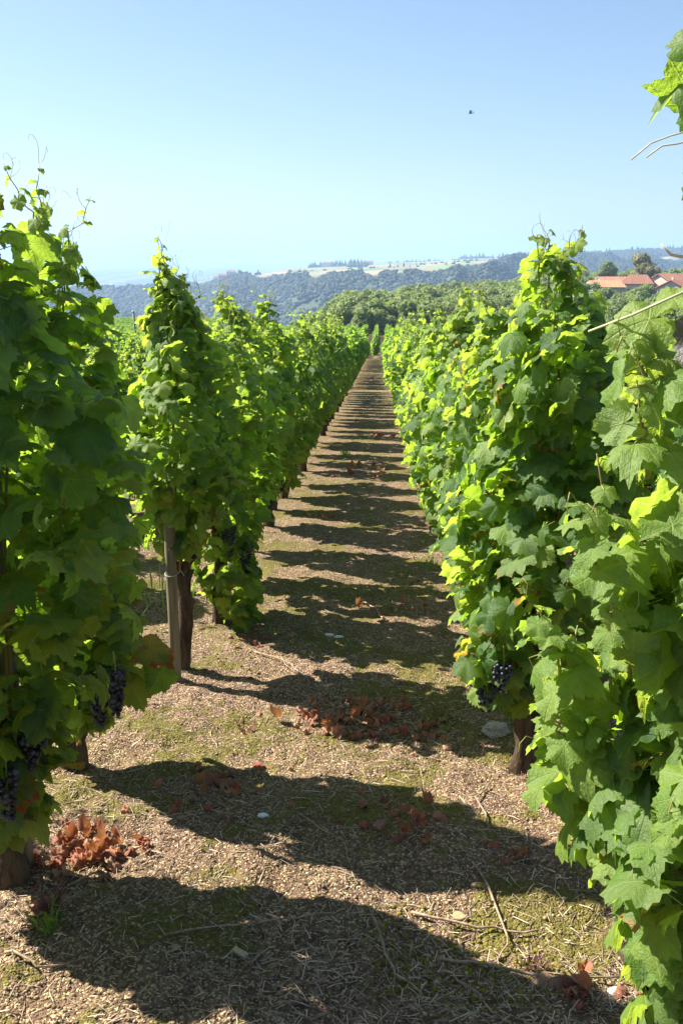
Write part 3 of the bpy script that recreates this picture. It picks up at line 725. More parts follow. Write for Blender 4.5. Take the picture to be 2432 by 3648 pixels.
def right_extra(rg, root):
    # pieces of the closest vine that hang into the picture: high leaf cluster, purplish leaf, pale tendrils, lower shoot with bright tips
    rx, ry_, rz = root.location
    L = lambda x, y, z: (x - rx, y - ry_, z - rz)
    hs = [L(.46, 1.45, 1.45), L(.475, 1.45, 1.62), L(.47, 1.45, 1.76), L(.45, 1.45, 1.86), L(.44, 1.45, 1.93)]
    obj('shoot', tube(hs, [.005, .005, .004, .003, .002], 6).mesh('shoot', M['stem']), root)
    for (a, b2, c) in (((.445, 1.42, 1.775), (.385, 1.42, 1.765), (.335, 1.42, 1.735)), ((.455, 1.42, 1.765), (.395, 1.42, 1.755), (.355, 1.42, 1.738))):
        obj('tendril', tube([L(*a), L((a[0] + b2[0]) / 2, a[1], (a[2] + b2[2]) / 2 + .003), L(*b2), L((b2[0] + c[0]) / 2, c[1], (b2[2] + c[2]) / 2 + .006), L(*c)], .0011, 5).mesh('tendril', M['tendril']), root)
    obj('tendril', tube([L(.33, 1.6, 1.497), L(.37, 1.5, 1.527), L(.42, 1.4, 1.566)], .0021, 6).mesh('tendril', M['tendril']), root)
    obj('tendril', tube([L(.378, 1.4, 1.626), L(.392, 1.4, 1.612), L(.42, 1.4, 1.607)], [.0012, .0022, .0024], 6).mesh('tendril', M['tendril']), root)
    out = [(L(.43, 1.45, 1.885), (-.2, -.8, .5), (-.9, -.2, .7), .07, 'pale'), (L(.425, 1.45, 1.85), (-.1, -.5, .9), (-1, -.2, .1), .08, 'pale'),
           (L(.42, 1.45, 1.82), (-.2, -.5, -.8), (-1, 0, -.3), .085, 'pale'), (L(.435, 1.44, 1.80), (-.5, -.7, .2), (-.8, 0, -.8), .07, 'leaf'), (L(.45, 1.43, 1.81), (-.2, -.9, .3), (-.3, -.2, -1), .05, 'leaf'),
           (L(.455, 1.45, 1.72), (-.3, -.8, .3), (-.1, -.2, -1), .07, 'young'), (L(.452, 1.45, 1.68), (-.5, -.8, .3), (-.2, -.2, 1), .04, 'young'),
           (L(.47, 1.42, 1.50), (-.35, -.85, .25), (-.9, -.1, -.35), .085, 'purple'), (L(.45, 1.48, 1.44), (-.3, -.5, .8), (-.9, -.3, -.1), .09, 'pale'),
           (L(.40, 1.52, 1.52), (-.2, -.6, .7), (-1, 0, -.25), .085, 'young'), (L(.43, 1.5, 1.55), (-.4, -.4, .8), (-.7, 0, .4), .05, 'young')]
    # three side shoots with bright young leaves
    for (p, d, L_) in ((L(.34, 1.45, 1.12), (-.25, -.1, 1), .2), (L(.39, 1.42, 1.30), (-.2, -.1, 1), .15), (L(.34, 1.6, .74), (-.2, -.1, 1), .16), (L(.31, 1.55, .92), (-.2, -.1, 1), .14), (L(.38, 1.4, 1.0), (-.1, -.2, 1), .14), (L(.35, 1.60, .84), (-.2, -.1, .9), .18), (L(.33, 1.66, .62), (-.15, -.05, .9), .16), (L(.42, 1.5, 1.40), (-.35, 0, .9), .11)):
        st, lv = shoot_proto(rg, L_, 0.03, 9, 0.075, 1)
        q = Vector(d).normalized().to_track_quat('Z', 'Y').to_matrix(); Q = np.array(q)
        so = obj('shoot', Proto(st.V @ Q.T, st.T, st.UV, st.MI).mesh('shoot', M['stem']), root, p)
        for (pp, nn, t, ss) in lv: out.append((Q @ pp + np.array(p), Q @ nn, Q @ t, ss, 'young'))
    return out
near_vine(0.545, 1.52, prof((0.10, .05, .08), (0.3, .09, .06), (0.45, .09, .05), (0.56, .11, .03), (0.70, .14, .02), (0.82, .20, .0), (0.95, .20, .0), (1.1, .16, .01), (1.25, .17, .0), (1.45, .12, .03), (1.6, .10, .03), (1.70, .04, .03)),
          'closest vine, filling the right edge of the picture with large pale green leaves', n=560, n_obj=300, seed=31, group=G2, shoots=0, extra=right_extra, young_top=0.8, young_all=0.36, pale=0.85, dens=1.55,
          trunk_h=0.5, trunk_r=0.035, size=(0.08, 0.135), bunches=[(0.475, 1.60, 0.585, 48, True), (0.52, 1.5, 0.5, 40, True)], ry=1.0)
near_vine(0.57, 3.50, prof((0.30, .07, -.03), (0.5, .17, -.03), (0.8, .24, .0), (1.15, .26, .05), (1.45, .23, .06), (1.72, .17, .04), (1.84, .11, .02), (1.92, .05, .01)),
          'tall vine right of the path rising above the horizon, sunlit on its left flank', n=640, n_obj=300, seed=32, group=G2, shoots=5, shoot_h=(0.08, 0.2),
          trunk_h=0.6, trunk_r=0.045, young_top=0.45, pale=.25, dens=1.05, bunches=[(0.45, 3.32, 0.22, 40, True), (0.40, 3.36, 0.12, 30, True)], size=(0.09, 0.165))
far_kw['group'] = G2
near_vine(0.56, 4.42, prof((0.3, .08), (0.5, .20), (1.0, .27), (1.4, .22), (1.65, .12), (1.76, .04)), 'vine directly behind the tall right vine', n=480, n_obj=260, seed=33, **far_kw)
lr = ['second vine behind the tall right vine, peak with a bright green top', 'third vine behind the tall right vine, in the right row', 'right row vine with a long dark grape bunch hanging over the path',
      'fifth vine behind the tall right vine, in the right row', 'sixth vine behind the tall right vine, in the right row']
for k, yy in enumerate((5.4, 6.35, 7.3, 8.25, 9.2)):
    bn = [(0.40, 7.15, gz(.4, 7.15) + 0.36, 60, True)] if k == 2 else [(0.42, yy - 0.1, gz(.42, yy) + 0.45, 40, False)]
    near_vine(0.55 + 0.03 * (-1) ** k, yy, prof((0.3, .08), (0.5, .18), (1.0, .27), (1.3, .24), (1.54 + .08 * (k % 2), .13), (1.72 + .07 * (k % 2), .04)), lr[k], n=440, n_obj=170, seed=40 + k, bunches=bn, young_top=0.45, **far_kw)

# stakes
stake(-0.945, 4.36, 1.0, 0.026, 'bare grey wooden stake with a wire tie, left of the path before the peaked vine', tie=0.52)
stake(-1.07, 2.66, 1.7, 0.03, 'stake inside the tall shaded vine at the left edge')
stake(0.56, 1.72, 1.5, 0.016, 'dark thin stake inside the closest vine at the right edge')
stake(0.62, 3.62, 1.6, 0.022, 'stake hidden in the tall vine right of the path', lean=(0.08, 0))
stake(-0.98, 17.3, 1.6, 0.03, 'far pale stake at the foot of the left row')

# ------------------------------------------------------------------ rows further away
def generic_foliage(seed, n, protos, size, mats):
    rg = np.random.default_rng(seed)
    h = 1.6 + rg.uniform(-0.12, 0.14)
    P = prof((0.3, .10), (0.5, .20), (1.0, .27), (h - .4, .23), (h - .15, .13), (h + 0.08, .04))
    pos, N, T, s, o, sh, yg, z = scatter_leaves(rg, P, n, size, 1.42, 0.6)
    k = n // 14                     # thin upright tips
    tips = np.stack([rg.uniform(-.16, .16, k), rg.uniform(-.4, .4, k), rg.uniform(h - .1, h + .22, k)], 1)
    pos = np.vstack([pos, tips]); N = np.vstack([N, rg.normal(0, 1, (k, 3)) + [0, 0, .6]]); T = np.vstack([T, rg.normal(0, 1, (k, 3))]); s = np.concatenate([s, np.full(k, size[0] * .6)])
    mi = np.where(np.concatenate([yg, np.ones(k, bool)]), 2, 0) if len(mats) > 2 else np.zeros(len(s), int)
    return repeat(protos, rg.integers(0, len(protos), len(s)), (frames(N, T, s), pos), mi).mesh('foliage', mats)
FOL_A = [generic_foliage(500 + k, 720, MID, (0.055, 0.105), [M['leaf'], M['stem'], M['young']]) for k in range(5)]
FOL_B = [generic_foliage(600 + k, 320, LOW, (0.11, 0.17), [M['far_leaf']]) for k in range(5)]
TRUNKS = [trunk_proto(np.random.default_rng(700 + k), 0.55, 0.04).mesh('trunk', M['bark']) for k in range(4)]

spots = []
ys = np.arange(0.4, 215, 0.95)
for k in range(-90, 60):
    X = -0.955 + 1.5 * k
    for yv in ys:
        if k in (0, 1) and yv < 9.7: continue
        X2 = X + (0.72 if yv > 76 else 0)
        y2 = yv + random.uniform(-.2, .2); d = math.hypot(X2, y2); a = math.degrees(math.atan2(X2, y2))
        lim = 212 if a < -5 else float(np.interp(a, [-5, -3, 18], [205, 158, 150]))
        if d > lim: continue
        inside = -27 < a < 23
        nearshade = (k in (-1, -2) and 0.5 < yv < 20) or (k == 2 and 1 < yv < 12)
        if yv < 9.7 and k == 0: continue
        if not (inside or nearshade): continue
        if random.random() < 0.06 and d > 12: continue
        spots.append((d + (1000 if not (-21.5 < a < 17.5) and not nearshade else 0), k, X2 + random.uniform(-.04, .04), y2))
spots.sort()
near_g, far_g = spots[:268], spots[268:]
def row_text(k, y):
    if k == 0: return 'leafy vine in the far stretch of the hedge-like row left of the path', G1
    if k == 1: return 'leafy vine in the far stretch of the hedge-like row right of the path', G2
    if k < 0: return 'vine in the rows beyond the left row, glimpsed between and above its leaves', 'vines of the rows further left'
    return 'vine in the rows beyond the right row, glimpsed between and above its leaves', 'vines of the rows further right'
for d, k, X, Y in near_g:
    root = empty('grape_vine', (X, Y, gz(X, Y)), random.choice((0, math.pi)) + random.uniform(-.15, .15)); lb, gp = row_text(k, Y); tag(root, lb, 'grape vine', gp)
    s = random.uniform(0.86, 1.1) * (0.9 if k < 0 and Y < 25 else 1); root.scale = (s, s, s)
    obj('trunk', random.choice(TRUNKS), root)
    f = obj('foliage', random.choice(FOL_A if d < 26 else FOL_B), root); tag(f, kind='stuff')

def gn_scatter(name, protos, pos, rz, scl, which):
    """instances of a few shared shapes on given points, one object"""
    me = bpy.data.meshes.new(name); me.vertices.add(len(pos)); me.vertices.foreach_set('co', np.asarray(pos, dtype=np.float32).ravel())
    r = np.zeros((len(pos), 3), np.float32); r[:, 2] = rz
    me.attributes.new('rot', 'FLOAT_VECTOR', 'POINT').data.foreach_set('vector', r.ravel())
    me.attributes.new('scl', 'FLOAT_VECTOR', 'POINT').data.foreach_set('vector', np.asarray(scl, dtype=np.float32).ravel())
    me.attributes.new('pick', 'INT', 'POINT').data.foreach_set('value', np.asarray(which, dtype=np.int32))
    o = obj(name, me)
    ng = bpy.data.node_groups.new(name, 'GeometryNodeTree')
    ng.interface.new_socket('Geometry', in_out='INPUT', socket_type='NodeSocketGeometry'); ng.interface.new_socket('Geometry', in_out='OUTPUT', socket_type='NodeSocketGeometry')
    N = ng.nodes; Lk = ng.links
    gi, go = N.new('NodeGroupInput'), N.new('NodeGroupOutput'); jn = N.new('GeometryNodeJoinGeometry')
    def attr(nm, ty):
        a = N.new('GeometryNodeInputNamedAttribute'); a.data_type = ty; a.inputs['Name'].default_value = nm
        return [q for q in a.outputs if q.enabled and q.name == 'Attribute'][0]
    ar, asx, ap = attr('rot', 'FLOAT_VECTOR'), attr('scl', 'FLOAT_VECTOR'), attr('pick', 'INT')
    for k, me2 in enumerate(protos):
        po = bpy.data.objects.new(name + '_shape', me2)
        oi = N.new('GeometryNodeObjectInfo'); oi.inputs['Object'].default_value = po
        ip = N.new('GeometryNodeInstanceOnPoints')
        cmp_ = N.new('FunctionNodeCompare'); cmp_.data_type = 'INT'; cmp_.operation = 'EQUAL'
        ins = [q for q in cmp_.inputs if q.enabled]
        Lk.new(ap, ins[0]); ins[1].default_value = k
        Lk.new(gi.outputs[0], ip.inputs['Points']); Lk.new(oi.outputs['Geometry'], ip.inputs['Instance']); Lk.new(cmp_.outputs[0], ip.inputs['Selection'])
        Lk.new(ar, ip.inputs['Rotation']); Lk.new(asx, ip.inputs['Scale'])
        Lk.new(ip.outputs[0], jn.inputs[0])
    Lk.new(jn.outputs[0], go.inputs[0])
    md = o.modifiers.new('scatter', 'NODES'); md.node_group = ng
    tag(o, kind='stuff')
    return o
P = np.array([(x, y) for (_, _, x, y) in far_g]); n = len(P)
pos = np.stack([P[:, 0], P[:, 1], height(P[:, 0], P[:, 1])], 1)
sc = RNG.uniform(0.85, 1.1, n)
gn_scatter('distant_vines', FOL_B, pos, RNG.choice([0, math.pi], n) + RNG.uniform(-.1, .1, n), np.stack([sc] * 3, 1), RNG.integers(0, 5, n))

# ------------------------------------------------------------------ trees
def crown_mesh(seed, w, h, nl, leaf, mat, blobs=9, base=0.25, conic=0.0):
    """clumps of leaf-sized faces on and in several lobes; w, h crown size, base its start"""
    rg = np.random.default_rng(seed); parts = []
    V1, T1 = ico(2)
    cs = []
    for k in range(blobs):
        f = rg.uniform(0, 1); a = rg.uniform(0, 6.28)
        rad = w * 0.5 * rg.uniform(0.1, 0.62) * (1 - conic * f)
        c = np.array([math.cos(a) * rad, math.sin(a) * rad, base * h + (0.12 + 0.72 * f) * h * (1 - base)])
        cs.append((c, w * rg.uniform(0.2, 0.32) * (1 - 0.55 * conic * f)))
    cs.append((np.array([0, 0, h * (base + 0.4 * (1 - base))]), w * 0.34))
    pos, N = [], []
    for c, r in cs:
        m_ = int(nl * r * r / sum(q[1] ** 2 for q in cs))
        d = rg.normal(0, 1, (m_, 3)); d /= np.linalg.norm(d, axis=1)[:, None]
        d[:, 2] = np.abs(d[:, 2]) * np.where(rg.random(m_) < 0.8, 1, -1)
        rr = r * rg.uniform(0.72, 1.14, m_)
        pos.append(c + d * rr[:, None] * [1, 1, 0.9]); N.append(d + rg.normal(0, 0.5, (m_, 3)))
        Vb = V1 * r * 0.8 * (1 + rg.normal(0, 0.1, (len(V1), 1))) + c
        parts.append(Proto(Vb, T1))
    pos = np.vstack(pos); N = np.vstack(N)
    F = frames(N, rg.normal(0, 1, pos.shape), rg.uniform(0.6, 1.3, len(pos)) * leaf)
    q = Proto([(-.5, -.35, 0), (.5, -.4, .1), (.35, .45, -.05), (-.4, .4, .1)], [(0, 1, 2), (0, 2, 3)])
    parts.append(repeat([q], np.zeros(len(pos), int), (F, pos)))
    return merge(parts).mesh('crown', M[mat] if isinstance(mat, str) else mat, False)
def tree_trunk(seed, h, r):
    rg = np.random.default_rng(seed); t = np.linspace(0, 1, 6)
    main = tube(np.stack([0.3 * np.sin(2 * t) * rg.uniform(-1, 1), 0.3 * np.sin(2 * t) * rg.uniform(-1, 1), t * h - .3], 1), r * (1.2 - .8 * t), 8)
    ps = [main]
    for k in range(4):
        a = rg.uniform(0, 6.28); z = h * rg.uniform(.4, .7); ps.append(tube([(0, 0, z), (math.cos(a) * h * .12, math.sin(a) * h * .12, z + h * .15), (math.cos(a) * h * .25, math.sin(a) * h * .25, z + h * .24)], [r * .5, r * .35, r * .15], 6))
    return merge(ps).mesh('trunk', M['tree_bark'])
CROWNS = [crown_mesh(800 + k, 6.0, 6.4, 1500, 0.42, 'tree_leaf', 10 + k, 0.12) for k in range(5)]
TTR = [tree_trunk(820 + k, 4.2, 0.16) for k in range(2)]
GT = 'trees of the wood beyond the vineyard'
cand = []
rg = np.random.default_rng(77)
tries = 0; grid = set()
while tries < 30000 and len(cand) < 1500:
    tries += 1
    a = rg.uniform(-5.2, 19); d0 = float(np.interp(a, [-6.5, -4, -2, 18], [212, 175, 160, 154])); d1 = float(np.interp(a, [-6.5, -4.5, -1.5, 1.5, 6, 11, 18], [235, 275, 330, 400, 480, 520, 540]))
    d = math.sqrt(rg.uniform(d0 ** 2, d1 ** 2)); x, y = d * math.sin(R(a)), d * math.cos(R(a))
    key = (int(x // 3.6), int(y // 3.6))
    if key in grid: continue
    if 11.0 < a < 18 and 282 < d < 345: continue       # the hamlet's clearing
    grid.add(key); cand.append((d, a, x, y))
cand.sort()
def tree_h(a, d): return float(np.interp(a, [9, 11.5], [1, .86])) * float(np.interp(a, [-5.2, -2.0], [.45, 1])) * float(np.interp(d, [150, 200, 300, 500], [0.55, 0.75, 1.0, 1.1])) * random.uniform(0.8, 1.4)
for d, a, x, y in cand[:220]:
    root = empty('broadleaf_tree', (x, y, gz(x, y) - 0.2), random.uniform(0, 6.28)); s = tree_h(a, d); root.scale = (s * 1.05, s * 1.05, s)
    tag(root, 'olive green tree of the dense wood sloping up beyond the vineyard', 'tree', GT)
    obj('trunk', random.choice(TTR), root); obj('crown', random.choice(CROWNS), root)
rest = cand[220:]
pos = np.array([(x, y, gz(x, y) - 0.2) for d, a, x, y in rest]); ss = np.array([tree_h(a, d) for d, a, x, y in rest])
gn_scatter('distant_wood', CROWNS, pos, RNG.uniform(0, 6.28, len(pos)), np.stack([ss * 1.05, ss * 1.05, ss], 1), RNG.integers(0, 5, len(pos)))

def single_tree(az, d, h, w, label, mat='tree_leaf', seed=1, name='broadleaf_tree', base=0.15, conic=0.0, leaf=0.42, n=1600):
    x, y = d * math.sin(R(az)), d * math.cos(R(az))
    root = empty(name, (x, y, gz(x, y) - .2)); tag(root, label, 'tree')
    obj('trunk', tree_trunk(seed, h * .65, h * .03), root)
    obj('crown', crown_mesh(seed, w, h, n, leaf, mat, 13, base, conic), root)
def az_of(px): return math.degrees(math.atan((px - 784) / 2357)) - 2.1
single_tree(az_of(805), 292, 10.5, 8.5, 'tall round tree standing proud at the left end of the nearer wood', seed=901)
single_tree(az_of(780), 283, 8.5, 7, 'lower tree leaning against the tall round tree of the nearer wood', seed=905)
single_tree(az_of(1398), 338, 12.0, 9, 'dark green round tree behind the orange roofed house', seed=902)
single_tree(az_of(1475), 352, 14, 10.5, 'big domed brownish tree rising behind the brown roofs of the hamlet', 'brown_tree', seed=903)
single_tree(az_of(1503), 346, 10, 6, 'small brownish tree at the right foot of the big domed tree', 'brown_tree', seed=904)

# wooded slopes across the valley: a wood far off that reads as one mass
M['far_tree'] = leaf_material('far_wood_leaf', [(0.026, 0.042, 0.018), (0.036, 0.054, 0.022), (0.048, 0.064, 0.026)], [(0.10, 0.16, 0.03), (0.16, 0.22, 0.04)], tfac=0.2, fine=False, under=(0.05, 0.06, 0.03), gloss=0.7)
FAR_CROWNS = []
for k in range(4):
    rg = np.random.default_rng(950 + k); V1, T1 = ico(2); parts = []
    for q in range(4):
        c = np.array([rg.uniform(-.5, .5), rg.uniform(-.5, .5), rg.uniform(.2, .6)]); r = rg.uniform(.4, .62)
        parts.append(Proto(V1 * r * (1 + rg.normal(0, .13, (len(V1), 1))) * [1, 1, .9] + c, T1))
    FAR_CROWNS.append(merge(parts).mesh('crown', M['far_tree'], False))
cone = tube([(0, 0, 0), (0, 0, .8), (0, 0, 2.4)], [.55, .4, .02], 7, True, rough=.1, rng=np.random.default_rng(5))
CONIFER = cone.mesh('crown', simple('conifer_needles', (0.035, 0.055, 0.03), 0.8), False)
N = 60000
a = RNG.uniform(-23, 19, N); dd = np.sqrt(RNG.uniform(930 ** 2, 2950 ** 2, N)); keep = dd < wood_end(a) * (1 + 0.02 * np.sin(a * 4) + 0.012 * np.sin(a * 17))
keep &= ~((a > 9) & (dd > 2540) & (dd < 2680))
keep &= ~((a < -8) & (dd > 2080))
a, dd = a[keep], dd[keep]; x, y = dd * np.sin(np.radians(a)), dd * np.cos(np.radians(a)); n = len(a)
pos = np.stack([x, y, height(x, y) - 1], 1); s = RNG.uniform(3.2, 5.6, n) * np.interp(dd, [900, 2900], [.9, 1.5])
gn_scatter('wooded_valley_slope', FAR_CROWNS, pos, RNG.uniform(0, 6.28, n), np.stack([s, s, s * RNG.uniform(.8, 1.2, n)], 1), RNG.integers(0, 4, n))
# tree lines on the plateau's rim and crest
pts = []
rg = np.random.default_rng(44)
for (a0, a1, d, dens, hh) in ((-3.9, -2.3, 2500, 55, 1.2), (-2.6, -1.4, 2450, 60, 1.4), (-1.7, -0.7, 2200, 60, 1.5), (0.5, 6.0, 3150, 60, .8), (4.5, 7.5, 3150, 60, 1.5), (7.5, 18.5, 2950, 330, 1.35), (-10.5, -6.5, 1800, 40, .9),
                           (-6.5, -4, 1620, 18, .7), (-5, 5, 1800, 30, .7), (2, 8, 2100, 30, .7), (-20, -8, 2040, 60, .8)):
    for k in range(dens):
        az = rg.uniform(a0, a1); q = d * rg.uniform(.97, 1.03); pts.append((q * math.sin(R(az)), q * math.cos(R(az)), 4.6 * hh * rg.uniform(.6, 1.3)))
pts = np.array(pts); n = len(pts)
conif = rg.random(n) < 0.3
gn_scatter('plateau_tree_line', FAR_CROWNS + [CONIFER], np.stack([pts[:, 0], pts[:, 1], height(pts[:, 0], pts[:, 1]) - .5], 1), RNG.uniform(0, 6.28, n),
           np.stack([pts[:, 2], pts[:, 2], pts[:, 2] * np.where(conif, .9, 1)], 1), np.where(conif, 4, RNG.integers(0, 4, n)))

# ------------------------------------------------------------------ buildings
def house(az, d, L, W, H, RH, rz, label, wall, roof, chimney=None, hip=0.0, group=None, windows=True, dz=0, name='house'):
    x, y = d * math.sin(R(az)), d * math.cos(R(az)); root = empty(name, (x, y, gz(x, y) - 0.3 + dz), rz); tag(root, label, 'house', group)
    l, w = L / 2, W / 2
    wp = box(-l, l, -w, w, 0, H)
    gab = Proto([(-l, -w, H), (-l, w, H), (-l, 0, H + RH * .93), (l, -w, H), (l, w, H), (l, 0, H + RH * .93)], [(0, 2, 1), (3, 4, 5)]) if not hip else None
    obj('wall', (merge([wp, gab]) if gab else wp).mesh('wall', M[wall], False), root)
    o = 0.45; lr = l + o; wr = w + o; hx = hip; t = .18
    top = [(-lr, -wr, H - .05), (lr, -wr, H - .05), (lr, wr, H - .05), (-lr, wr, H - .05), (-lr + hx, 0, H + RH), (lr - hx, 0, H + RH)]
    V = [(p[0], p[1], p[2] + t) for p in top] + top
    T = [(0, 1, 5), (0, 5, 4), (2, 3, 4), (2, 4, 5), (6, 11, 7), (6, 10, 11), (8, 10, 9), (8, 11, 10)]
    if hip: T += [(1, 2, 5), (3, 0, 4), (7, 11, 8), (9, 10, 6)]
    for i, j in ((0, 1), (2, 3)): T += [(i, i + 6, j + 6), (i, j + 6, j)]
    if hip:
        for i, j in ((1, 2), (3, 0)): T += [(i, i + 6, j + 6), (i, j + 6, j)]
    else:
        for i, j, k in ((1, 2, 5), (3, 0, 4)): T += [(i, i + 6, k + 6), (i, k + 6, k), (k, k + 6, j + 6), (k, j + 6, j)]
    rf = obj('roof', Proto(V, T).mesh('roof', M[roof], False), root)
    # rows of cover tiles running down both pitches
    parts = []
    k = int(L / 0.45)
    for i in range(k + 1):
        xx = -lr + 0.1 + i * (2 * lr - .2) / k
        f = min(1.0, (lr - abs(xx)) / hx) if hip else 1.0
        if f < .1: continue
        for sgn in (-1, 1):
            parts.append(tube([(xx, sgn * wr, H - .05 + t), (xx, sgn * wr * (1 - f), H - .05 + t + (RH + .05) * f)], .085, 5, False))
    ti = obj('roof_tiles', merge(parts).mesh('roof_tiles', M[roof], False), rf); tag(ti, kind='stuff')
    if chimney: obj('chimney', box(chimney - .35, chimney + .35, -.3 + w * .3, .3 + w * .3, H + RH * .4, H + RH + .9).mesh('chimney', M['white_wall'], False), rf)
    if windows:
        wm = merge([box(-.45, .45, -.05, .05, -.6, .6)]).mesh('window', M['shutter'], False)
        for i in range(max(1, int(L // 4))):
            for sgn in (-1, 1):
                obj('window', wm, root, (-l + (i + .7) * L / max(1, int(L // 4)) - .8, sgn * w, H * .62))
        obj('window', wm, root, (-l, 0, H * .62), (0, 0, math.pi / 2)); obj('window', wm, root, (l, 0, H * .62), (0, 0, math.pi / 2))
    return root
house(az_of(1390), 295, 10.4, 8, 4.9, 1.7, R(-6), 'low house with a bright orange tiled roof and small white chimney', 'render_wall', 'roof_orange', chimney=-2.0, hip=1.4, dz=0.3)
house(az_of(1408), 325, 9, 9, 5.6, 1.6, R(8), 'partly hidden house with a dull brown roof behind the orange roofed one', 'render_wall', 'roof_brown')
house(az_of(1467), 322, 9.2, 9, 5.2, 2.6, R(-18), 'large house with a reddish brown hipped roof below the big domed tree', 'render_wall', 'roof_brown', hip=2.5)
house(az_of(1540), 328, 10, 7, 6.0, 1.9, R(35), 'farm building with a long brown ridge right of the large hipped roof', 'render_wall', 'roof_brown')
house(az_of(1562), 300, 10, 8, 4.8, 2.1, R(50), 'pale pink walled house with a brown gable roof at the right picture edge', 'render_wall', 'roof_brown', chimney=-1.5)
for (px, d, lb) in ((752, 2430, 'long pale farmhouse on the far plateau, leftmost by the tree clump'), (822, 2420, 'pale farmhouse between the dark trees on the far plateau'), (845, 2380, 'small farmhouse right of the tree clump on the far plateau'),
                    (500, 1770, 'pale village house among trees on the wooded far rim, leftmost'), (512, 1755, 'pale village house among trees on the wooded far rim, second'), (530, 1790, 'pale village house on the wooded far rim, furthest right'),
                    (418, 1950, 'small white house on the low wooded spur'), (1362, 2700, 'pale farmhouse with pinkish roof on the high far ridge')):
    house(az_of(px), d, 22 if d > 2300 else 14, 11, 7, 3, R(random.uniform(-40, 40)), lb, 'white_wall' if px < 700 else 'render_wall', 'roof_brown', windows=True, name='farmhouse', dz=2)

# grey pole standing in the left vineyard, white vehicle at its far edge
px_, py_ = -14.6, 60.0
z = gz(px_, py_)
pr_ = empty('vineyard_pole', (px_, py_, z), 0); tag(pr_, 'dark grey pole leaning slightly above the vine rows on the left', 'pole')
obj('shaft', tube([(0.12, 0, -.2), (0, 0, 3.1)], .06, 10).mesh('shaft', M['pole']), pr_); obj('cap', tube([(0, 0, 3.1), (0, 0, 3.2)], .075, 10).mesh('cap', M['white_wall']), pr_)
vx, vy = -54.4, 200.0
vr = empty('parked_van', (vx, vy, gz(vx, vy)), R(10)); tag(vr, 'tiny white van parked at the far edge of the left vineyard', 'van')
bd = merge([box(-2.3, 2.3, -.95, .95, .45, 1.25), box(-2.2, 1.3, -.9, .9, 1.25, 2.1)])
obj('body', bd.mesh('body', M['plastic_white'], False), vr); obj('window', merge([box(-1.7, 1.1, -.93, .93, 1.35, 1.85)]).mesh('window', M['shutter'], False), vr)
wh = tube([(0, -.1, 0), (0, .1, 0)], .34, 12).mesh('wheel', M['pole'])
for sx in (-1.4, 1.4):
    for sy in (-.95, .95): obj('wheel', wh, vr, (sx, sy, .34))

# bird
br = empty('flying_bird', (4.21, 50, 8.45), R(-20)); tag(br, 'small dark bird flying in the empty blue sky', 'bird')
obj('body', tube([(-.13, 0, -.01), (-.09, 0, 0), (-.03, 0, .0), (.05, 0, 0), (.13, 0, .005), (.2, 0, .01)], [.006, .022, .035, .03, .014, .03], 8).mesh('body', M['bird']), br)
for sgn in (-1, 1):
    V = [(-.05, 0, .01), (.05, 0, .01), (.03, sgn * .10, .09), (-.05, sgn * .10, .10), (.14, sgn * .22, .13), (.08, sgn * .22, .14), (-.05, 0, .02), (.05, 0, .02), (.03, sgn * .10, .10), (-.05, sgn * .10, .11), (.14, sgn * .22, .135), (.08, sgn * .22, .145)]
    T = [(0, 1, 2), (0, 2, 3), (3, 2, 4), (3, 4, 5), (6, 8, 7), (6, 9, 8), (9, 10, 8), (9, 11, 10), (0, 3, 9), (0, 9, 6), (3, 5, 11), (3, 11, 9), (1, 7, 8), (1, 8, 2), (2, 8, 10), (2, 10, 4), (4, 10, 11), (4, 11, 5)]
    obj('wing', Proto(V, T).mesh('wing', M['bird']), br)
br.scale = (.8, .8, .8)

# ------------------------------------------------------------------ on the ground
def ground_points(n, y0, y1, p=2.0, wide=1.25):
    u = RNG.random(n); q = 1 - p
    y = (y0 ** q + u * (y1 ** q - y0 ** q)) ** (1 / q)
    x = RNG.uniform(-1, 1, n) * wide + -0.2
    return x, y
# grit
V1, T1 = ico(1)
PEB = []
for k in range(5):
    rg = np.random.default_rng(60 + k); PEB.append(Proto(V1 * (1 + rg.normal(0, .16, (len(V1), 1))) * [1, .8, .55], T1))
n = 14000; x, y = ground_points(n, 1.75, 7.5, 2.4)
dens = 1.5 * fbm(x * 1.4 + 4, y * 1.4, 3) + 0.15 * (y < 3.2); kp = RNG.random(n) < np.clip(0.55 + dens * 1.2, 0.12, 1); x, y = x[kp], y[kp]; n = len(x)
s = 0.0026 + 0.0050 * RNG.random(n) ** 2.2; A = rotm(RNG.normal(0, .4, n), RNG.normal(0, .4, n), RNG.uniform(0, 6.28, n)) * s[:, None, None]
gr = obj('grit_gravel', repeat(PEB, RNG.integers(0, 5, n), (A, np.stack([x, y, height(x, y) + s * .2], 1))).mesh('grit_gravel', M['stone'], True)); tag(gr, kind='stuff')
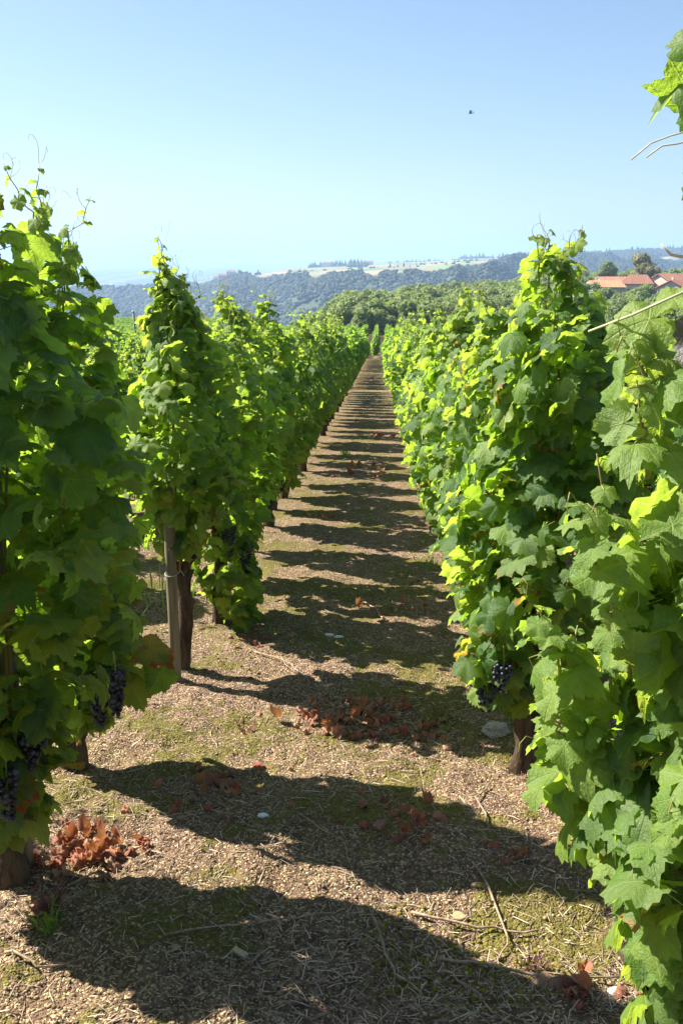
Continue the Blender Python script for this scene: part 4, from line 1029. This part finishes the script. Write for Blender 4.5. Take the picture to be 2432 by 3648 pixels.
# straw and chopped prunings
STR = []
for k in range(8):
    rg = np.random.default_rng(80 + k); t = np.linspace(-.5, .5, 4)
    STR.append(tube(np.stack([t, rg.uniform(-.05, .05) * np.cos(t * 3), .05 * rg.random() * np.cos(t * 3) + t * 0], 1), 0.022, 3, False))
n = 22000; x, y = ground_points(n, 1.75, 18, 1.8)
kp = RNG.random(n) < np.clip(0.6 - 0.9 * (vnoise(x * 1.4 + 4, y * 1.4)), .15, 1); x, y = x[kp], y[kp]; n = len(x)
s = RNG.uniform(.015, .07, n) * (1 + .6 * (RNG.random(n) < .05)); A = rotm(RNG.normal(0, .1, n), RNG.normal(0, .3, n), RNG.uniform(0, 6.28, n)) * s[:, None, None]
A[:, :, 1:] *= (0.035 / s)[:, None, None] * RNG.uniform(.8, 2.2, n)[:, None, None]
st = obj('straw_litter', repeat(STR, RNG.integers(0, 8, n), (A, np.stack([x, y, height(x, y) + .002], 1))).mesh('straw_litter', M['straw'], True)); tag(st, kind='stuff')
# moss cushions
V1, T1 = ico(2)
n = 16000; x, y = ground_points(n, 2.1, 9, 1.8); kp = fbm(x * 1.3 + 11, y * 1.3, 3) > 0.2; x, y = x[kp], y[kp]; n = len(x)
V1, T1 = ico(1)
MO = [Proto(V1 * (1 + np.random.default_rng(90 + k).normal(0, .2, (len(V1), 1))), T1) for k in range(3)]
s = RNG.uniform(.003, .009, n); A = rotm(np.zeros(n), np.zeros(n), RNG.uniform(0, 6.28, n)) * s[:, None, None]; A[:, 2, :] *= .6
mo = obj('moss_cushions', repeat(MO, RNG.integers(0, 3, n), (A, np.stack([x, y, height(x, y) - .001], 1))).mesh('moss_cushions', M['moss'], True)); tag(mo, kind='stuff')

# fallen leaves
def fallen(cx, cy, rx, ry_, n, label, group, hmax=0.06, s0=0.026, s1=0.058, rz=0.0):
    for k in range(n):
        u, v = random.gauss(0, .5), random.gauss(0, .5)
        x = cx + u * rx * math.cos(rz) - v * ry_ * math.sin(rz); y = cy + u * rx * math.sin(rz) + v * ry_ * math.cos(rz)
        hgt = hmax * max(0, 1 - math.hypot(u, v) * .9) * random.random()
        s = random.uniform(s0, s1)
        o = obj('fallen_leaf', random.choice(DEADMESH), None, (x, y, gz(x, y) + .012 + hgt), (random.gauss(0, .35), random.gauss(0, .35), random.uniform(0, 6.28)), s)
        tag(o, label, 'fallen leaf', group)
fallen(-0.05, 3.89, .40, .22, 100, 'crumpled rust red vine leaf in the heap across the middle of the path', 'dead leaves heaped across the middle of the path', .04, rz=-.1)
fallen(-0.9, 2.72, .20, .16, 66, 'crumpled red brown vine leaf in the pile at the foot of the left edge vine', 'dead leaves piled at the foot of the left edge vine', .05, .03, .06)
fallen(-0.55, 3.2, .24, .30, 36, 'brown dead leaf lying in shade left of the path middle', 'dead leaves in shade on the left half of the path', .03)
fallen(0.10, 3.0, .2, .22, 26, 'brown dead leaf lying in shade on the right half of the path', 'dead leaves in shade on the right half of the path', .02)
fallen(0.53, 2.17, .16, .06, 14, 'sunlit orange red dead leaf at the foot of the closest right vine', 'dead leaves at the foot of the closest right vine', .02, .035, .06)
fallen(0.48, 2.78, .1, .12, 6, 'dead leaf half under the closest right vine beside dry twigs', 'dead leaves beside the twigs under the closest right vine', .01)
fallen(0.15, 5.7, .25, .15, 9, 'small dead leaf on the path behind the central heap, towards the right row', 'dead leaves further up the path on the right', .02)
fallen(-0.45, 8.7, .2, .2, 12, 'small reddish dead leaf further up the path by the left row', 'dead leaves further up the path on the left', .02)
fallen(0.1, 16.5, .4, .6, 16, 'reddish dead leaf in the far scatter across the path', 'dead leaves in the far scatter across the path', .02, .08, .12)
fallen(-0.7, 5.0, .2, .2, 5, 'dead leaf by the trunk behind the bare wooden stake', 'dead leaves by the trunk behind the stake', .01)
fallen(-0.2, 11.8, .4, .8, 14, 'dead leaf in the middle distance of the path', 'dead leaves in the middle distance', .01, .07, .11)

# twigs
def twig(pts, r, label, forks=0):
    rg = np.random.default_rng(int(abs(pts[0][0]) * 991 + pts[0][1] * 97))
    P = np.array(pts, dtype=float); k = 9; t = np.linspace(0, len(P) - 1, k)
    xy = np.stack([np.interp(t, np.arange(len(P)), P[:, c]) for c in (0, 1)], 1) + rg.normal(0, .004, (k, 2))
    z = height(xy[:, 0], xy[:, 1]) + r + .004 + .008 * np.abs(np.sin(t * 2.1))
    c0 = np.array([xy[0, 0], xy[0, 1], z[0]]); Q = np.column_stack([xy, z]) - c0
    root = obj('dry_twig', tube(Q, np.linspace(r, r * .55, k), 6, True, rough=.06, rng=rg).mesh('dry_twig', M['twig']), None, c0); tag(root, label, 'twig')
    for f in range(forks):
        i = 3 + 2 * f; e = Q[i] + np.array([rg.uniform(-.07, .07), rg.uniform(-.07, .07), .015])
        obj('side_twig', tube([Q[i], (Q[i] + e) / 2 + [0, 0, .008], e], [r * .5, r * .4, r * .3], 5).mesh('side_twig', M['twig']), root)
twig([(.176, 2.276), (.36, 2.205), (.637, 2.203)], .0048, 'longest pale twig, arching across the gravel below the closest right vine', 1)
twig([(.115, 2.476), (.29, 2.42), (.46, 2.406)], .0045, 'straight twig lying in shade right of the path centre', 1)
twig([(.30, 2.72), (.345, 2.55), (.37, 2.36), (.33, 2.26)], .0042, 'crooked twig running towards the camera beside the right row', 1)
twig([(.38, 2.95), (.36, 3.15), (.43, 3.35)], .0042, 'curved brown twig in the sun before the grey granite stone', 1)
twig([(.18, 2.22), (.26, 2.12), (.33, 2.0)], .004, 'dark twig crossing the bottom right gravel towards the picture edge')
twig([(-.9, 2.55), (-.82, 2.6), (-.76, 2.52)], .004, 'reddish twig sticking out of the left leaf pile')
twig([(-.62, 4.75), (-.42, 4.55), (-.3, 4.3)], .0045, 'pale straight twig right of the stake foot')
twig([(-.12, 5.9), (.0, 5.65), (.06, 5.35)], .006, 'pale stick on the path beyond the central leaf heap')
twig([(-.5, 4.7), (-.42, 4.5), (-.3, 4.35)], .003, 'thin twig beside the mossy patch left of the central leaf heap')
twig([(-.25, 3.0), (-.1, 2.8), (-.07, 2.66)], .003, 'short thin twig in the shade at the path centre')
twig([(-.55, 2.3), (-.3, 2.38), (-.12, 2.42)], .003, 'thin twig in sunlit gravel near the bottom centre')
twig([(.0, 2.42), (.05, 2.2), (.12, 2.1)], .0042, 'stubby twig pointing at the camera left of the longest twig')
twig([(.55, 2.12), (.5, 2.2), (.42, 2.24)], .004, 'short broken twig among the orange dead leaves at the right')
twig([(-.95, 2.2), (-.85, 2.15), (-.7, 2.18)], .0035, 'thin straw coloured twig at the bottom left by the weed')

# stones
def stone(x, y, s, label, mat, seed, flat=.7, sink=.3, sub=3, name='stone', rough=.1):
    rg = np.random.default_rng(seed); V1, T1 = ico(sub); o = rg.uniform(0, 6, 3)
    k = 1 + .16 * np.sin(V1[:, 0] * 3 + o[0]) * np.cos(V1[:, 1] * 3.5 + o[1]) + .10 * np.sin(V1[:, 2] * 6 + o[2]) + rg.normal(0, rough * .3, len(V1))
    me = Proto(V1 * k[:, None] * [s[0], s[1], s[1] * flat], T1).mesh(name, M[mat], rough < .15)
    o_ = obj(name, me, None, (x, y, gz(x, y) + s[1] * flat * (1 - sink) * .6), (0, 0, rg.uniform(-.4, .4))); tag(o_, label, 'stone')
stone(.50, 3.80, (.05, .04), 'rough grey granite stone at the foot of the right row', 'rock', 5, .85, .3, 4, rough=.2)
stone(.605, 2.155, (.017, .014), 'smooth white stone beside the orange dead leaves, bottom right', 'white_stone', 6, .7)
stone(-.253, 5.1, (.026, .015), 'flat white chip on the path, left of the pair', 'white_shard', 7, .4)
stone(-.205, 5.1, (.03, .016), 'flat white chip on the path, right of the pair', 'white_shard', 8, .4)
stone(-.375, 2.995, (.02, .013), 'pale stone in shade right of the shaded brown leaves', 'white_shard', 9, .4)
stone(.245, 2.47, (.022, .018), 'brown stone by the crooked twig in shade', 'stone', 10, .7)
for k, (x, y) in enumerate(((-.52, 2.25), (-.1, 3.4), (.3, 4.9), (-.4, 6.3), (.05, 7.5), (-.62, 2.1), (.22, 2.2))):
    stone(x, y, (.014, .011), ('small tan pebble in the lower left shade', 'small tan pebble at the sunlit path centre', 'small tan pebble right of centre behind the leaf heap', 'small pebble far up the path, left half', 'small pebble far up the path, centre',
          'small pebble nearest the bottom left edge', 'small pebble by the longest twig')[k], 'stone', 20 + k, .7, .3, 2)
wc = obj('wood_chip', merge([box(-.022, .022, -.008, .008, 0, .008)]).mesh('wood_chip', M['wood_chip'], False), None, (-.35, 2.255, gz(-.35, 2.255) + .004), (0.1, .15, -.5)); tag(wc, 'pale yellow wood chip in the shade near the bottom of the path', 'wood chip')

# weeds and grass
def blades(n, h, spread, mat, seed, w=.004, leafy=False):
    rg = np.random.default_rng(seed); parts = []
    for k in range(n):
        a = rg.uniform(0, 6.28); r = spread * math.sqrt(rg.random()) ; x, y = math.cos(a) * r * .5, math.sin(a) * r * .5; L = h * rg.uniform(.5, 1); b2 = L * rg.uniform(.1, .7); c, s_ = math.cos(a), math.sin(a)
        p0 = np.array([x, y, 0]); p1 = p0 + [c * b2 * .35, s_ * b2 * .35, L * .6]; p2 = p0 + [c * b2, s_ * b2, L]
        sd = np.array([-s_, c, 0]) * w
        parts.append(Proto([p0 - sd * .6, p0 + sd * .6, p1 - sd, p1 + sd, p2], [(0, 1, 3), (0, 3, 2), (2, 3, 4)]))
        if leafy:
            for q in range(4):
                f = rg.uniform(.3, 1); p = p0 * (1 - f) + p2 * f; d = rg.normal(0, 1, 3); d[2] = abs(d[2]); d /= np.linalg.norm(d); l = h * .28; e = np.cross(d, [0, 0, 1]) * l * .28
                parts.append(Proto([p, p + d * l * .5 + e, p + d * l, p + d * l * .5 - e], [(0, 1, 2), (0, 2, 3)]))
    return merge(parts).mesh('weed', M[mat])
for (x, y, n, h, sp, mt, lf, nm, lb) in ((-.885, 2.33, 14, .075, .06, 'weed', True, 'weed', 'small green leafy weed at the bottom left'), (-.9, 2.40, 12, .09, .06, 'red_weed', True, 'weed', 'reddish dried weed behind the small green weed, bottom left'),
                                  (-.62, 4.98, 26, .06, .16, 'red_weed', True, 'weed', 'purple red mat of weed right of the stake, in shade edge'), (-.55, 3.85, 16, .04, .10, 'red_weed', True, 'weed', 'purple red weed tuft on the path left of the leaf heap'),
                                  (-.55, 5.05, 5, .10, .03, 'weed', False, 'grass_tuft', 'thin green grass blades beside the purple mat'), (.39, 6.9, 30, .06, .25, 'weed', True, 'weed', 'low green weed patch beneath the hanging grape bunch'),
                                  (.42, 2.25, 12, .04, .07, 'red_weed', True, 'weed', 'purplish weed at the lower right among twigs'), (.155, 3.02, 4, .04, .03, 'weed', True, 'weed', 'tiny green seedling among shaded dead leaves'),
                                  (-1.35, 5.8, 70, .22, .5, 'weed', False, 'grass_tuft', 'green grass tuft behind the stake in the next alley'), (-1.5, 4.9, 60, .2, .5, 'weed', False, 'grass_tuft', 'green grass tuft in the next alley left of the stake'),
                                  (-.45, 13.5, 40, .15, .15, 'weed', False, 'grass_tuft', 'dry grass tuft by the far stake of the left row'), (.0, 3.72, 12, .035, .08, 'red_weed', True, 'weed', 'purple red weed before the central leaf heap')):
    o = obj(nm, blades(n, h, sp, mt, int(x * 100 + y * 1000) % 9999 + 1, leafy=lf), None, (x, y, gz(x, y) - .003)); tag(o, lb, 'weed' if nm == 'weed' else 'grass')
print('objects', len(bpy.data.objects), 'meshes', len(bpy.data.meshes))
